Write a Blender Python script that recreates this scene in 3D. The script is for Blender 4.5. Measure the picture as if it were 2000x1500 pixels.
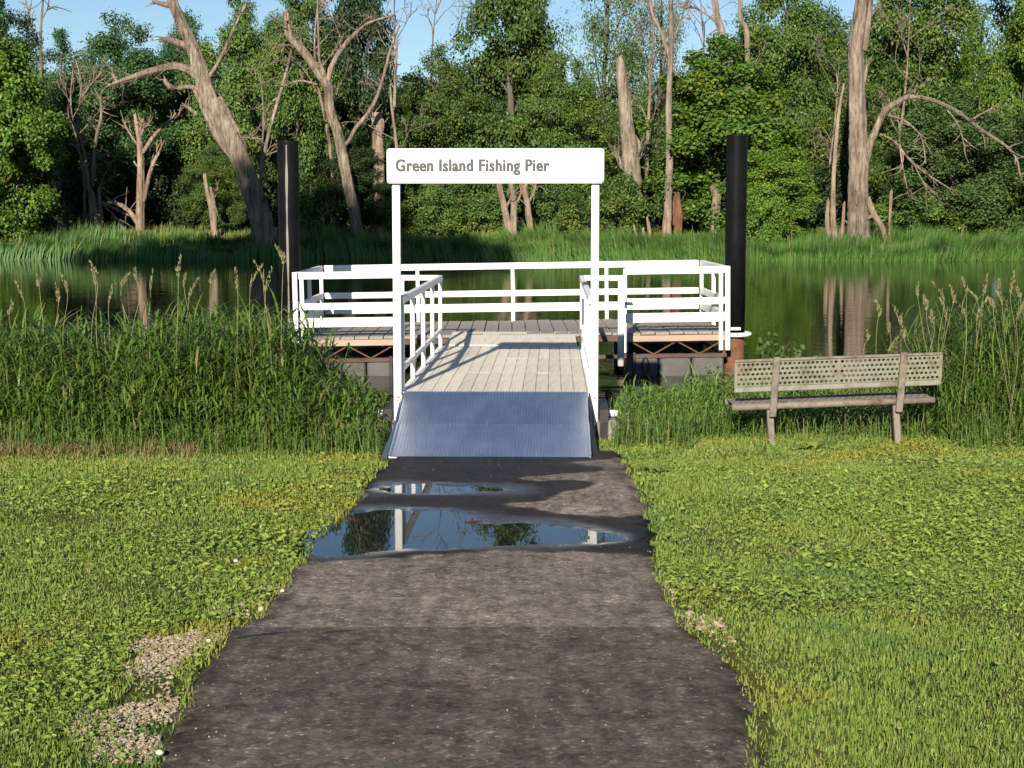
import bpy, math, random
import numpy as np
from mathutils import Vector, Matrix

random.seed(11)
rng = np.random.default_rng(11)
S = bpy.context.scene
for o in list(bpy.data.objects):
    bpy.data.objects.remove(o)
COL = S.collection

# ------------------------------------------------------------------ camera
F = 3000.0                      # focal length in pixels of a 2000 px wide frame
PITCH = math.atan(330.0 / F)    # horizon at row 420 of 1500
CZ = 2.3                        # camera height above datum
cam = bpy.data.cameras.new('camera')
cam.sensor_width = 36.0
cam.lens = 36.0 * F / 2000.0
cam.clip_start = 0.1
cam.clip_end = 3000
camo = bpy.data.objects.new('camera', cam)
COL.objects.link(camo)
camo.location = (0, 0, CZ)
camo.rotation_euler = (math.pi / 2 - PITCH, 0, 0)
S.camera = camo

# ------------------------------------------------------------------ sky, sun, exposure
SUN_EL = math.radians(22.0)
SUN_AZ = math.radians(180 + 10.5)      # clockwise from +Y: behind the camera, to the left
world = bpy.data.worlds.new('World')
S.world = world
world.use_nodes = True
wn = world.node_tree
wn.nodes.clear()
sky = wn.nodes.new('ShaderNodeTexSky')
sky.sky_type = 'NISHITA'
sky.sun_disc = False
sky.sun_elevation = SUN_EL
sky.sun_rotation = SUN_AZ
sky.air_density = 1.0
sky.dust_density = 0.0
sky.ozone_density = 3.6
bg = wn.nodes.new('ShaderNodeBackground')
bg.inputs['Strength'].default_value = 0.062
wo = wn.nodes.new('ShaderNodeOutputWorld')
wn.links.new(sky.outputs[0], bg.inputs[0])
wn.links.new(bg.outputs[0], wo.inputs[0])
sun = bpy.data.lights.new('sun', 'SUN')
sun.energy = 5.0
sun.angle = math.radians(0.53)
sun.color = (1.0, 0.92, 0.80)
suno = bpy.data.objects.new('sun', sun)
COL.objects.link(suno)
sd = Vector((math.sin(SUN_AZ) * math.cos(SUN_EL), math.cos(SUN_AZ) * math.cos(SUN_EL), math.sin(SUN_EL)))
suno.rotation_euler = sd.to_track_quat('Z', 'Y').to_euler()
S.view_settings.view_transform = 'Standard'
S.view_settings.look = 'None'
S.view_settings.gamma = 1.0
S.view_settings.use_curve_mapping = False
S.view_settings.exposure = 0.8
S.render.engine = 'CYCLES'
S.cycles.use_denoising = True
S.cycles.max_bounces = 6
S.cycles.diffuse_bounces = 3
S.cycles.glossy_bounces = 4
S.cycles.transmission_bounces = 4
S.cycles.transparent_max_bounces = 6
S.cycles.caustics_reflective = False
S.cycles.caustics_refractive = False

# ------------------------------------------------------------------ helpers
SP, CP = math.sin(PITCH), math.cos(PITCH)

def ray(px, py):
    a, b = px - 1000.0, 750.0 - py
    return np.array([a, F * CP + b * SP, -F * SP + b * CP])

def P(px, py, Y):
    """world point seen at a measured photo position, at distance Y"""
    r = ray(px, py)
    k = Y / r[1]
    return np.array([r[0] * k, Y, CZ + r[2] * k])

WZ = 0.06                        # water level
_GY = [-60, 0, 5, 8.6, 9.0, 11.8, 12.6, 13.4, 14.6, 15.6, 16.6, 18, 22, 71, 76.0, 77.4, 79, 82, 87, 92, 130, 900]
_GZ = [2.6, .645, .45, .268, .246, .236, .20, .14, .115, .09, -.05, -.6, -1, -1, -.25, .06, .28, .62, 1.05, 1.3, 1.6, 4]

def gz(y):
    return np.interp(y, _GY, _GZ)

def G(px, py, extra=0.0):
    """ground point seen at a photo position"""
    r = ray(px, py)
    lo, hi = 2.0, 40.0
    for _ in range(60):
        m = (lo + hi) / 2
        if CZ + r[2] * m / r[1] > gz(m) + extra:
            lo = m
        else:
            hi = m
    return np.array([r[0] * lo / r[1], lo, float(gz(lo)) + extra])

def tag(o, label=None, cat=None, group=None, kind=None):
    if label: o['label'] = label
    if cat: o['category'] = cat
    if group: o['group'] = group
    if kind: o['kind'] = kind
    return o

def empty(name, loc, label, cat, group=None, rot=(0, 0, 0)):
    o = bpy.data.objects.new(name, None)
    o.empty_display_size = 0.2
    COL.objects.link(o)
    o.location = loc
    o.rotation_euler = rot
    return tag(o, label, cat, group)

def np_mesh(name, v, faces, mat, smooth=False):
    """v (N,3); faces: list of (M,k) int arrays"""
    me = bpy.data.meshes.new(name)
    v = np.asarray(v, dtype=np.float32)
    faces = [np.asarray(f, dtype=np.int32) for f in faces if len(f)]
    loops = np.concatenate([f.ravel() for f in faces])
    tot = np.concatenate([np.full(len(f), f.shape[1], np.int32) for f in faces])
    start = np.concatenate([[0], np.cumsum(tot)[:-1]]).astype(np.int32)
    me.vertices.add(len(v)); me.vertices.foreach_set('co', v.ravel())
    me.loops.add(len(loops)); me.loops.foreach_set('vertex_index', loops)
    me.polygons.add(len(tot)); me.polygons.foreach_set('loop_start', start)
    try:
        me.polygons.foreach_set('loop_total', tot)
    except Exception:
        pass
    if smooth:
        me.polygons.foreach_set('use_smooth', np.ones(len(tot), bool))
    me.update(calc_edges=True)
    if mat: me.materials.append(mat)
    return me

def link(name, me, parent=None):
    o = bpy.data.objects.new(name, me)
    COL.objects.link(o)
    if parent: o.parent = parent
    return o

def catmull(pts, n):
    pts = np.asarray(pts, float)
    if len(pts) < 3:
        return np.array([pts[0] + (pts[-1] - pts[0]) * t for t in np.linspace(0, 1, n + 1)])
    q = np.vstack([2 * pts[0] - pts[1], pts, 2 * pts[-1] - pts[-2]])
    out = []
    for i in range(1, len(q) - 2):
        for t in np.linspace(0, 1, n, endpoint=False):
            a, b, c, d = q[i - 1], q[i], q[i + 1], q[i + 2]
            out.append(.5 * (2 * b + (c - a) * t + (2 * a - 5 * b + 4 * c - d) * t * t + (3 * b - a - 3 * c + d) * t ** 3))
    out.append(pts[-1])
    return np.array(out)

def vnoise(x, y, s, seed):
    r = np.random.default_rng(seed)
    g = r.uniform(0, 1, (64, 64))
    u, w = x * s + 31.3, y * s + 17.7
    i, j = np.floor(u).astype(int), np.floor(w).astype(int)
    fu, fw = u - i, w - j
    fu = fu * fu * (3 - 2 * fu); fw = fw * fw * (3 - 2 * fw)
    a = g[i % 64, j % 64]; b = g[(i + 1) % 64, j % 64]; c = g[i % 64, (j + 1) % 64]; d = g[(i + 1) % 64, (j + 1) % 64]
    return (a * (1 - fu) + b * fu) * (1 - fw) + (c * (1 - fu) + d * fu) * fw

class MB:
    def __init__(self):
        self.v = []; self.f = []
    def add(self, v, f):
        n = len(self.v)
        self.v.extend([tuple(map(float, p)) for p in v])
        self.f.extend([tuple(int(i) + n for i in q) for q in f])
        return self
    def box(self, c, s, R=None):
        hx, hy, hz = s[0] / 2, s[1] / 2, s[2] / 2
        vs = [Vector((x, y, z)) for x in (-hx, hx) for y in (-hy, hy) for z in (-hz, hz)]
        if R is not None: vs = [R @ p for p in vs]
        vs = [p + Vector(c) for p in vs]
        return self.add(vs, [(0, 1, 3, 2), (4, 6, 7, 5), (0, 4, 5, 1), (2, 3, 7, 6), (0, 2, 6, 4), (1, 5, 7, 3)])
    def bbox(self, c, s, b=0.006, R=None):
        """box with chamfered edges along its longest axis and ends"""
        s = list(s); ax = int(np.argmax(s)); o = [i for i in range(3) if i != ax]
        L = s[ax] / 2
        def ring(l, ins):
            a, d = s[o[0]] / 2 - ins, s[o[1]] / 2 - ins
            pts = []
            for (sx, sy) in ((1, 1), (-1, 1), (-1, -1), (1, -1)):
                pr = [(sx * a, sy * (d - b)), (sx * (a - b), sy * d)]
                if sx * sy < 0: pr = pr[::-1]
                pts += pr
            out = []
            for p in pts:
                q = [0, 0, 0]; q[ax] = l; q[o[0]] = p[0]; q[o[1]] = p[1]; out.append(Vector(q))
            return out
        rings = [ring(-L, b * .7), ring(-L + b, 0), ring(L - b, 0), ring(L, b * .7)]
        vs = [p for r in rings for p in r]
        if R is not None: vs = [R @ p for p in vs]
        vs = [p + Vector(c) for p in vs]
        f = []
        for k in range(3):
            for i in range(8):
                j = (i + 1) % 8
                f.append((k * 8 + i, k * 8 + j, k * 8 + 8 + j, k * 8 + 8 + i))
        f.append(tuple(range(7, -1, -1))); f.append(tuple(range(24, 32)))
        return self.add(vs, f)
    def bar(self, a, b, w, h, bev=0.006, up=(0, 0, 1)):
        a, b = Vector(a), Vector(b)
        d = b - a
        L = d.length
        y = d.normalized()
        x = y.cross(Vector(up)).normalized()
        z = x.cross(y)
        R = Matrix((x, y, z)).transposed()
        return self.bbox((a + b) / 2, (w, L, h), bev, R)
    def tube(self, pts, rad, n=8, rough=0.0, cap=True, seed=0, flute=0.0, jag=0.0):
        pts = np.asarray(pts, float); m = len(pts)
        rad = np.interp(np.linspace(0, 1, m), np.linspace(0, 1, len(rad)), rad)
        r_ = np.random.default_rng(seed)
        vs = []; prev = None
        ridge = r_.uniform(-1, 1, n) if rough else np.zeros(n)
        for i in range(m):
            t = pts[min(i + 1, m - 1)] - pts[max(i - 1, 0)]
            t = t / (np.linalg.norm(t) + 1e-9)
            if prev is None:
                a = np.array([1.0, 0, 0]) if abs(t[0]) < .9 else np.array([0, 1.0, 0])
                x = np.cross(t, a)
            else:
                x = prev - t * np.dot(prev, t)
            x /= np.linalg.norm(x) + 1e-9
            prev = x
            y = np.cross(t, x)
            for k in range(n):
                an = 2 * math.pi * k / n
                rr = rad[i] * (1 + rough * (.4 * r_.uniform(-1, 1) + 1.0 * ridge[k]))
                if flute:
                    rr *= 1 + flute * (math.sin(3 * an + seed + i * .06) * .5 + math.sin(5 * an + 2 * seed - i * .09) * .5 + .5 * math.sin(i * .35 + seed) * math.sin(an + i * .2))
                p_ = pts[i] + rr * (math.cos(an) * x + math.sin(an) * y)
                if jag and i == m - 1:
                    p_ = p_ + t * jag * rad[i] * r_.uniform(-.6, 2.2)
                vs.append(p_)
        f = []
        for i in range(m - 1):
            for k in range(n):
                j = (k + 1) % n
                f.append((i * n + k, i * n + j, (i + 1) * n + j, (i + 1) * n + k))
        if cap:
            f.append(tuple(range(n - 1, -1, -1)))
            f.append(tuple((m - 1) * n + k for k in range(n)))
        return self.add(vs, f)
    def build(self, name, mat, parent=None, smooth=False):
        me = bpy.data.meshes.new(name)
        me.from_pydata(self.v, [], self.f)
        if smooth:
            me.polygons.foreach_set('use_smooth', np.ones(len(me.polygons), bool))
        me.update()
        me.materials.append(mat)
        return link(name, me, parent)

# ------------------------------------------------------------------ materials
def nodes(name):
    m = bpy.data.materials.new(name)
    m.use_nodes = True
    nt = m.node_tree
    b = nt.nodes['Principled BSDF']
    return m, nt, b

def N(nt, t, **kw):
    n = nt.nodes.new(t)
    for k, v in kw.items():
        setattr(n, k, v)
    return n

def ramp(nt, fac, stops):
    r = N(nt, 'ShaderNodeValToRGB')
    els = r.color_ramp.elements
    while len(els) > 1: els.remove(els[-1])
    els[0].position = stops[0][0]; els[0].color = (*stops[0][1], 1)
    for p, c in stops[1:]:
        e = els.new(p); e.color = (*c, 1)
    nt.links.new(fac, r.inputs[0])
    return r.outputs[0]

def noise(nt, scale, detail=4, rough=.55, coords='Object', vec=None, stretch=None):
    tc = N(nt, 'ShaderNodeTexCoord')
    v = tc.outputs[coords]
    if stretch:
        mp = N(nt, 'ShaderNodeMapping')
        mp.inputs['Scale'].default_value = stretch
        nt.links.new(v, mp.inputs[0]); v = mp.outputs[0]
    n = N(nt, 'ShaderNodeTexNoise')
    n.inputs['Scale'].default_value = scale
    n.inputs['Detail'].default_value = detail
    n.inputs['Roughness'].default_value = rough
    nt.links.new(v, n.inputs['Vector'])
    return n.outputs[0]

def bump(nt, b, h, strength, dist):
    bm = N(nt, 'ShaderNodeBump')
    bm.inputs['Strength'].default_value = strength
    bm.inputs['Distance'].default_value = dist
    nt.links.new(h, bm.inputs['Height'])
    nt.links.new(bm.outputs[0], b.inputs['Normal'])

def mixc(nt, fac, a, b, mode='MIX'):
    m = N(nt, 'ShaderNodeMix', data_type='RGBA', blend_type=mode)
    if isinstance(fac, (int, float)): m.inputs[0].default_value = fac
    else: nt.links.new(fac, m.inputs[0])
    for i, c in ((6, a), (7, b)):
        if isinstance(c, tuple): m.inputs[i].default_value = (*c, 1)
        else: nt.links.new(c, m.inputs[i])
    return m.outputs[2]

def mat_simple(name, cols, scale, rough=.7, bumpd=0.0, bscale=None, spec=.4, stretch=None, metallic=0.0, detail=5, bstr=.6):
    m, nt, b = nodes(name)
    f = noise(nt, scale, detail, stretch=stretch)
    st = [(0.3 + .4 * i / max(1, len(cols) - 1), c) for i, c in enumerate(cols)]
    nt.links.new(ramp(nt, f, st), b.inputs['Base Color'])
    b.inputs['Roughness'].default_value = rough
    b.inputs['Specular IOR Level'].default_value = spec
    b.inputs['Metallic'].default_value = metallic
    if bumpd:
        bump(nt, b, noise(nt, bscale or scale * 4, 6, stretch=stretch), bstr, bumpd)
    return m

def mat_leaf(name, cols, patch=None, transl=.25, rough=.5, pscale=.5, lowpatch=(1, 1, 1)):
    """per-leaf colour variety; patch: slow hue drift, on tree crowns also painted sunlit patches"""
    m, nt, b = nodes(name)
    g = N(nt, 'ShaderNodeNewGeometry')
    st = [(i / max(1, len(cols) - 1), c) for i, c in enumerate(cols)]
    c = ramp(nt, g.outputs['Random Per Island'], st)
    if patch:
        f = noise(nt, pscale, 3)
        c2 = ramp(nt, f, [(.30, lowpatch), (.42, (1, 1, 1)), (.54, (1, 1, 1)), (.68, patch)])
        c = mixc(nt, 1.0, c, c2, 'MULTIPLY')
    oi = N(nt, 'ShaderNodeObjectInfo')
    hs = N(nt, 'ShaderNodeHueSaturation')
    mr = N(nt, 'ShaderNodeMapRange')
    mr.inputs[3].default_value = .8; mr.inputs[4].default_value = 1.2
    nt.links.new(oi.outputs['Random'], mr.inputs[0])
    nt.links.new(mr.outputs[0], hs.inputs['Value'])
    nt.links.new(c, hs.inputs['Color'])
    c = hs.outputs[0]
    nt.links.new(c, b.inputs['Base Color'])
    b.inputs['Roughness'].default_value = rough
    b.inputs['Specular IOR Level'].default_value = .25
    tr = N(nt, 'ShaderNodeBsdfTranslucent')
    nt.links.new(c, tr.inputs[0])
    mx = N(nt, 'ShaderNodeMixShader')
    mx.inputs[0].default_value = transl
    nt.links.new(b.outputs[0], mx.inputs[1]); nt.links.new(tr.outputs[0], mx.inputs[2])
    nt.links.new(mx.outputs[0], nt.nodes['Material Output'].inputs[0])
    return m

M = {}
def mat_white():
    m, nt, b = nodes('white_paint')
    f = noise(nt, 2.5, 8, .7)
    c = ramp(nt, f, [(.30, (.60, .54, .45)), (.38, (.76, .74, .70)), (.6, (.82, .81, .79))])
    nt.links.new(c, b.inputs['Base Color'])
    r = N(nt, 'ShaderNodeMapRange'); r.inputs[3].default_value = .7; r.inputs[4].default_value = .35
    nt.links.new(f, r.inputs[0]); nt.links.new(r.outputs[0], b.inputs['Roughness'])
    bump(nt, b, noise(nt, 45, 5), .4, .0015)
    return m
M['white'] = mat_white()
M['sign'] = mat_simple('sign_face', [(.83, .83, .81), (.79, .79, .77)], 1.5, .4)
M['letter'] = mat_simple('letter_vinyl', [(.045, .047, .052), (.065, .067, .072)], 20, .6)
M['black'] = mat_simple('black_pile_coat', [(.005, .005, .006), (.009, .009, .009)], 4, .45, .002, 30, spec=.05)
M['rust'] = mat_simple('rusty_steel', [(.085, .038, .02), (.145, .065, .032), (.06, .03, .02)], 6, .85, .003, 40)
M['brownsteel'] = mat_simple('brown_steel', [(.065, .038, .03), (.11, .062, .047)], 5, .8, .002, 40)
M['darksteel'] = mat_simple('dark_steel', [(.012, .012, .012), (.03, .028, .026)], 8, .6, .002, 40)
M['fascia'] = mat_simple('fascia_board', [(.33, .225, .165), (.42, .295, .22)], 3, .75, .002, 30, stretch=(.3, 3, 3))
M['concrete'] = mat_simple('concrete', [(.16, .14, .115), (.24, .215, .18)], 4, .9, .004, 30)
M['float'] = mat_simple('grey_float', [(.065, .062, .058), (.115, .11, .102)], 3, .8, .003, 25)
M['pierplank'] = mat_simple('weathered_plank', [(.16, .14, .12), (.26, .23, .20), (.20, .18, .16)], 5, .85, .003, 40, stretch=(6, .6, 6))
def mat_dead(name, dk, md, lt):
    m, nt, b = nodes(name)
    f = noise(nt, 2.2, 8, .7, stretch=(3, 3, .35))
    c = ramp(nt, f, [(.34, dk), (.47, md), (.66, lt)])
    f2 = noise(nt, .5, 4, .6)
    c = mixc(nt, 1.0, c, ramp(nt, f2, [(.35, (.62, .58, .56)), (.6, (1.1, 1.08, 1.05))]), 'MULTIPLY')
    nt.links.new(c, b.inputs['Base Color'])
    b.inputs['Roughness'].default_value = .95
    b.inputs['Specular IOR Level'].default_value = .15
    bump(nt, b, noise(nt, 4.5, 8, .7, stretch=(3, 3, .3)), 1.0, .12)
    return m
M['deadwood'] = mat_dead('dead_wood', (.06, .047, .036), (.21, .168, .13), (.37, .305, .24))
M['rustwood'] = mat_dead('red_rotten_wood', (.05, .028, .02), (.17, .085, .05), (.26, .14, .085))
M['palewood'] = mat_dead('pale_wood', (.10, .075, .055), (.27, .205, .15), (.42, .33, .25))
M['bark'] = mat_simple('bark', [(.06, .048, .038), (.13, .105, .08)], 2.0, .95, .04, 6, stretch=(3, 3, .6))
M['benchpaint'] = mat_simple('faded_bench_paint', [(.15, .14, .105), (.22, .21, .165), (.13, .09, .065)], 5, .7, .002, 60)
M['benchsteel'] = mat_simple('bench_brown_steel', [(.125, .092, .07), (.20, .165, .13), (.095, .065, .05)], 7, .75, .002, 50)
M['stone'] = mat_simple('pale_stone', [(.42, .36, .27), (.6, .54, .43), (.3, .24, .18)], 8, .9, .004, 40)

def mat_gang():
    m, nt, b = nodes('gangway_plank')
    f = noise(nt, 3.0, 6, stretch=(8, .7, 4))
    c = ramp(nt, f, [(.3, (.56, .49, .39)), (.55, (.72, .645, .53)), (.7, (.64, .57, .46))])
    oi = N(nt, 'ShaderNodeObjectInfo')
    hs = N(nt, 'ShaderNodeHueSaturation')
    mr = N(nt, 'ShaderNodeMapRange'); mr.inputs[3].default_value = .86; mr.inputs[4].default_value = 1.06
    nt.links.new(oi.outputs['Random'], mr.inputs[0]); nt.links.new(mr.outputs[0], hs.inputs['Value'])
    nt.links.new(c, hs.inputs['Color']); nt.links.new(hs.outputs[0], b.inputs['Base Color'])
    b.inputs['Roughness'].default_value = .8
    bump(nt, b, noise(nt, 30, 5, stretch=(6, .5, 6)), .5, .002)
    return m
M['gplank'] = mat_gang()

def mat_plate():
    m, nt, b = nodes('ribbed_aluminium')
    f = noise(nt, 2.2, 6)
    c = ramp(nt, f, [(.3, (.54, .60, .70)), (.6, (.68, .73, .82)), (.75, (.62, .66, .72))])
    nt.links.new(c, b.inputs['Base Color'])
    b.inputs['Metallic'].default_value = 1.0
    f2 = noise(nt, 6, 5)
    r = N(nt, 'ShaderNodeMapRange'); r.inputs[3].default_value = .30; r.inputs[4].default_value = .46
    nt.links.new(f2, r.inputs[0]); nt.links.new(r.outputs[0], b.inputs['Roughness'])
    bump(nt, b, noise(nt, 60, 4), .25, .002)
    return m
M['plate'] = mat_plate()

def mat_water(name, base, rough, bscale, bd, stretch):
    m, nt, b = nodes(name)
    b.inputs['Base Color'].default_value = (*base, 1)
    b.inputs['Roughness'].default_value = rough
    b.inputs['IOR'].default_value = 1.333
    b.inputs['Specular IOR Level'].default_value = .42
    if bd: bump(nt, b, noise(nt, bscale, 3, .5, stretch=stretch), .5, bd)
    return m
M['water'] = mat_water('river_water', (.010, .011, .006), .035, 1.1, .012, (.8, 2.2, 1))
M['puddle'] = mat_water('puddle_water', (.012, .012, .012), .012, 2.0, .0004, (1, 1, 1))

def mat_asphalt(name, dark, light):
    m, nt, b = nodes(name)
    f = noise(nt, 1.6, 9, .75)
    c = ramp(nt, f, [(.3, dark), (.7, light)])
    stk = noise(nt, 3.0, 5, .6, stretch=(4, .5, 1))
    c = mixc(nt, 1.0, c, ramp(nt, stk, [(.35, (.74, .72, .71)), (.65, (1.14, 1.13, 1.12))]), 'MULTIPLY')
    tc = N(nt, 'ShaderNodeTexCoord')
    vo = N(nt, 'ShaderNodeTexVoronoi'); vo.inputs['Scale'].default_value = 75
    nt.links.new(tc.outputs['Object'], vo.inputs['Vector'])
    sx = N(nt, 'ShaderNodeSeparateColor'); nt.links.new(vo.outputs['Color'], sx.inputs[0])
    spk = ramp(nt, sx.outputs[0], [(0, (.72, .71, .70)), (.45, (.94, .94, .93)), (.8, (1.1, 1.09, 1.07)), (.965, (1.22, 1.2, 1.16)), (.988, (2.3, 2.2, 2.1))])
    c = mixc(nt, 1.0, c, spk, 'MULTIPLY')
    vo2 = N(nt, 'ShaderNodeTexVoronoi'); vo2.inputs['Scale'].default_value = 26
    nt.links.new(tc.outputs['Object'], vo2.inputs['Vector'])
    sx2 = N(nt, 'ShaderNodeSeparateColor'); nt.links.new(vo2.outputs['Color'], sx2.inputs[0])
    c = mixc(nt, 1.0, c, ramp(nt, sx2.outputs[1], [(0, (.72, .72, .73)), (.6, (1.02, 1.02, 1.02)), (1, (1.25, 1.22, 1.18))]), 'MULTIPLY')
    mid = noise(nt, 8, 9, .8)
    c = mixc(nt, 1.0, c, ramp(nt, mid, [(.36, (.50, .47, .46)), (.47, (.95, .94, .92)), (.66, (1.3, 1.25, 1.18))]), 'MULTIPLY')
    at = N(nt, 'ShaderNodeAttribute', attribute_name='wet')
    wet = at.outputs['Fac']
    film = N(nt, 'ShaderNodeAttribute', attribute_name='film').outputs['Fac']
    edg = N(nt, 'ShaderNodeAttribute', attribute_name='edge').outputs['Fac']
    c = mixc(nt, edg, c, mixc(nt, 1.0, c, (.38, .34, .31), 'MULTIPLY'))
    cw = mixc(nt, 1.0, c, (.115, .10, .10), 'MULTIPLY')
    nt.links.new(mixc(nt, wet, c, cw), b.inputs['Base Color'])
    r = N(nt, 'ShaderNodeMapRange'); r.inputs[3].default_value = .92; r.inputs[4].default_value = .55
    nt.links.new(wet, r.inputs[0])
    r2 = N(nt, 'ShaderNodeMapRange'); r2.inputs[3].default_value = 0; r2.inputs[4].default_value = .40
    nt.links.new(film, r2.inputs[0])
    sb_ = N(nt, 'ShaderNodeMath', operation='SUBTRACT')
    nt.links.new(r.outputs[0], sb_.inputs[0]); nt.links.new(r2.outputs[0], sb_.inputs[1])
    nt.links.new(sb_.outputs[0], b.inputs['Roughness'])
    r3 = N(nt, 'ShaderNodeMapRange'); r3.inputs[3].default_value = .12; r3.inputs[4].default_value = .5
    nt.links.new(film, r3.inputs[0]); nt.links.new(r3.outputs[0], b.inputs['Specular IOR Level'])
    bs = N(nt, 'ShaderNodeMapRange'); bs.inputs[3].default_value = .8; bs.inputs[4].default_value = .05
    nt.links.new(film, bs.inputs[0])
    bm = N(nt, 'ShaderNodeBump'); bm.inputs['Distance'].default_value = .008
    nt.links.new(bs.outputs[0], bm.inputs['Strength'])
    nt.links.new(noise(nt, 70, 6, .75), bm.inputs['Height']); nt.links.new(bm.outputs[0], b.inputs['Normal'])
    return m
M['asphalt_new'] = mat_asphalt('asphalt_dark', (.085, .070, .061), (.200, .168, .144))
M['asphalt_old'] = mat_asphalt('asphalt_worn', (.150, .128, .110), (.310, .268, .228))

def mat_ground():
    m, nt, b = nodes('soil_and_turf')
    f = noise(nt, 1.3, 6)
    turf = ramp(nt, f, [(.3, (.045, .055, .014)), (.55, (.085, .09, .022)), (.72, (.11, .085, .04))])
    litter = ramp(nt, noise(nt, .8, 6), [(.3, (.03, .03, .014)), (.7, (.06, .055, .025))])
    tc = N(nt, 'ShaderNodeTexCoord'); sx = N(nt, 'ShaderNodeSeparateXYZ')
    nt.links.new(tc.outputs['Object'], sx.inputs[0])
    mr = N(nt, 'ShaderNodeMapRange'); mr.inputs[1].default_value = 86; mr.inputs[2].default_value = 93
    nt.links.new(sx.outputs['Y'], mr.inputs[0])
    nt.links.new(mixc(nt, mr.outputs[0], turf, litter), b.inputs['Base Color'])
    b.inputs['Roughness'].default_value = .95
    b.inputs['Specular IOR Level'].default_value = .1
    bump(nt, b, noise(nt, 25, 6), .8, .02)
    return m
M['ground'] = mat_ground()

M['lawn'] = mat_leaf('lawn_blades', [(.095, .151, .023), (.148, .217, .036), (.207, .260, .051), (.129, .189, .036), (.175, .231, .042), (.154, .212, .036), (.265, .244, .090)],
                     patch=(1.5, 1.04, .85), transl=.25, pscale=.9, lowpatch=(.52, .74, .85))
M['weed'] = mat_leaf('broadleaf_weeds', [(.122, .185, .034), (.180, .249, .046), (.239, .297, .061)], patch=(1.15, 1.04, .95), transl=.28, rough=.6, pscale=1.0, lowpatch=(.75, .88, .95))
M['reed'] = mat_leaf('reed_leaves', [(.073, .151, .022), (.112, .207, .034), (.174, .280, .054), (.090, .168, .031), (.123, .218, .038), (.146, .241, .045), (.095, .174, .027), (.258, .224, .095)], patch=(.85, .85, .8), transl=.3, rough=.42, pscale=1.2)
M['reed_y'] = mat_leaf('pale_reed_leaves', [(.065, .14, .022), (.105, .19, .034), (.145, .22, .05), (.09, .17, .03), (.12, .20, .04), (.22, .19, .08)], transl=.3, rough=.45)
M['plume'] = mat_leaf('reed_plumes', [(.15, .155, .06), (.24, .22, .11), (.19, .155, .08)], transl=.2, rough=.7)
M['thatch'] = mat_leaf('dry_thatch', [(.26, .17, .075), (.36, .25, .12), (.18, .12, .05)], transl=.15, rough=.8)
M['fargrass'] = mat_leaf('bank_grass', [(.042, .105, .02), (.07, .15, .03), (.10, .18, .04)], patch=(1.2, 1.0, .8), transl=.25, pscale=.12)
M['farlawn'] = mat_leaf('bank_short_grass', [(.09, .13, .025), (.13, .165, .035), (.16, .17, .045)], patch=(1.1, .9, .8), transl=.25, pscale=.12)
M['leaf_maple'] = mat_leaf('maple_leaves', [(.048, .115, .016), (.083, .167, .023), (.144, .213, .030), (.063, .138, .018)], patch=(1.75, 1.3, .9), transl=.25, pscale=.42, lowpatch=(.7, .8, .85))  # patch tint here and in the next two: leaf hue plus painted sunlit patches
M['leaf_mid'] = mat_leaf('mid_green_leaves', [(.044, .094, .019), (.078, .139, .028), (.124, .183, .040)], patch=(1.75, 1.35, 1.0), transl=.22, pscale=.42, lowpatch=(.62, .74, .8))
M['leaf_blue'] = mat_leaf('blue_green_leaves', [(.035, .092, .028), (.059, .130, .040), (.092, .171, .050)], patch=(1.5, 1.25, 1.0), transl=.22, pscale=.42, lowpatch=(.65, .78, .85))
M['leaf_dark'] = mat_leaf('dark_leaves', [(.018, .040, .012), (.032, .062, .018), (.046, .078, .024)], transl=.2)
M['leaf_willow'] = mat_leaf('willow_leaves', [(.055, .105, .028), (.085, .14, .04), (.115, .165, .05)], transl=.3)

# ------------------------------------------------------------------ ground, water, path
def build_ground():
    xs = np.concatenate([np.linspace(-600, -60, 12)[:-1], np.linspace(-60, -14, 24)[:-1], np.linspace(-14, 14, 113), np.linspace(14, 60, 24)[1:], np.linspace(60, 600, 12)[1:]])
    ys = np.concatenate([np.linspace(-60, 0, 13)[:-1], np.linspace(0, 20, 101)[:-1], np.linspace(20, 70, 12)[:-1], np.linspace(70, 100, 61)[:-1], np.linspace(100, 900, 24)])
    X, Y = np.meshgrid(xs, ys)
    sh = .35 * np.sin(X * .55 + 1) + .2 * np.sin(X * 1.3)
    near = (Y > 14.8) & (Y < 30)
    far = (Y > 60) & (Y < 82)
    Ye = Y + np.where(near, sh * np.clip((Y - 14.8) / 1.0, 0, 1), 0) + np.where(far, 1.6 * np.sin(X * .13) + .7 * np.sin(X * .31 + 2), 0)
    Z = gz(Ye)
    Z = Z + np.where(Y < 15, .010 * np.sin(X * 3.1 + Y * 1.7) * np.sin(Y * 2.3 - X), .03 * np.sin(X * .9) * np.sin(Y * .7))
    # lawn dips a little under the path
    v = np.stack([X, Y, Z], -1).reshape(-1, 3)
    nx, ny = len(xs), len(ys)
    i = (np.arange(ny - 1)[:, None] * nx + np.arange(nx - 1)[None, :]).ravel()
    f = np.stack([i, i + 1, i + nx + 1, i + nx], -1)
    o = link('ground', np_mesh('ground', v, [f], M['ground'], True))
    tag(o, 'grassy ground on both banks of the water', 'ground', kind='structure')
build_ground()

wm = MB().add([(-600, 12, WZ), (600, 12, WZ), (600, 85, WZ), (-600, 85, WZ)], [(0, 1, 2, 3)]).build('water', M['water'])
tag(wm, 'still dark water between the near and far banks', 'water', kind='structure')

def jitter(n, s, seed):
    r = np.random.default_rng(seed)
    a = r.normal(0, 1, n)
    k = np.ones(5) / 5
    return np.convolve(a, k, 'same') * s + r.normal(0, s * .35, n)

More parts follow.
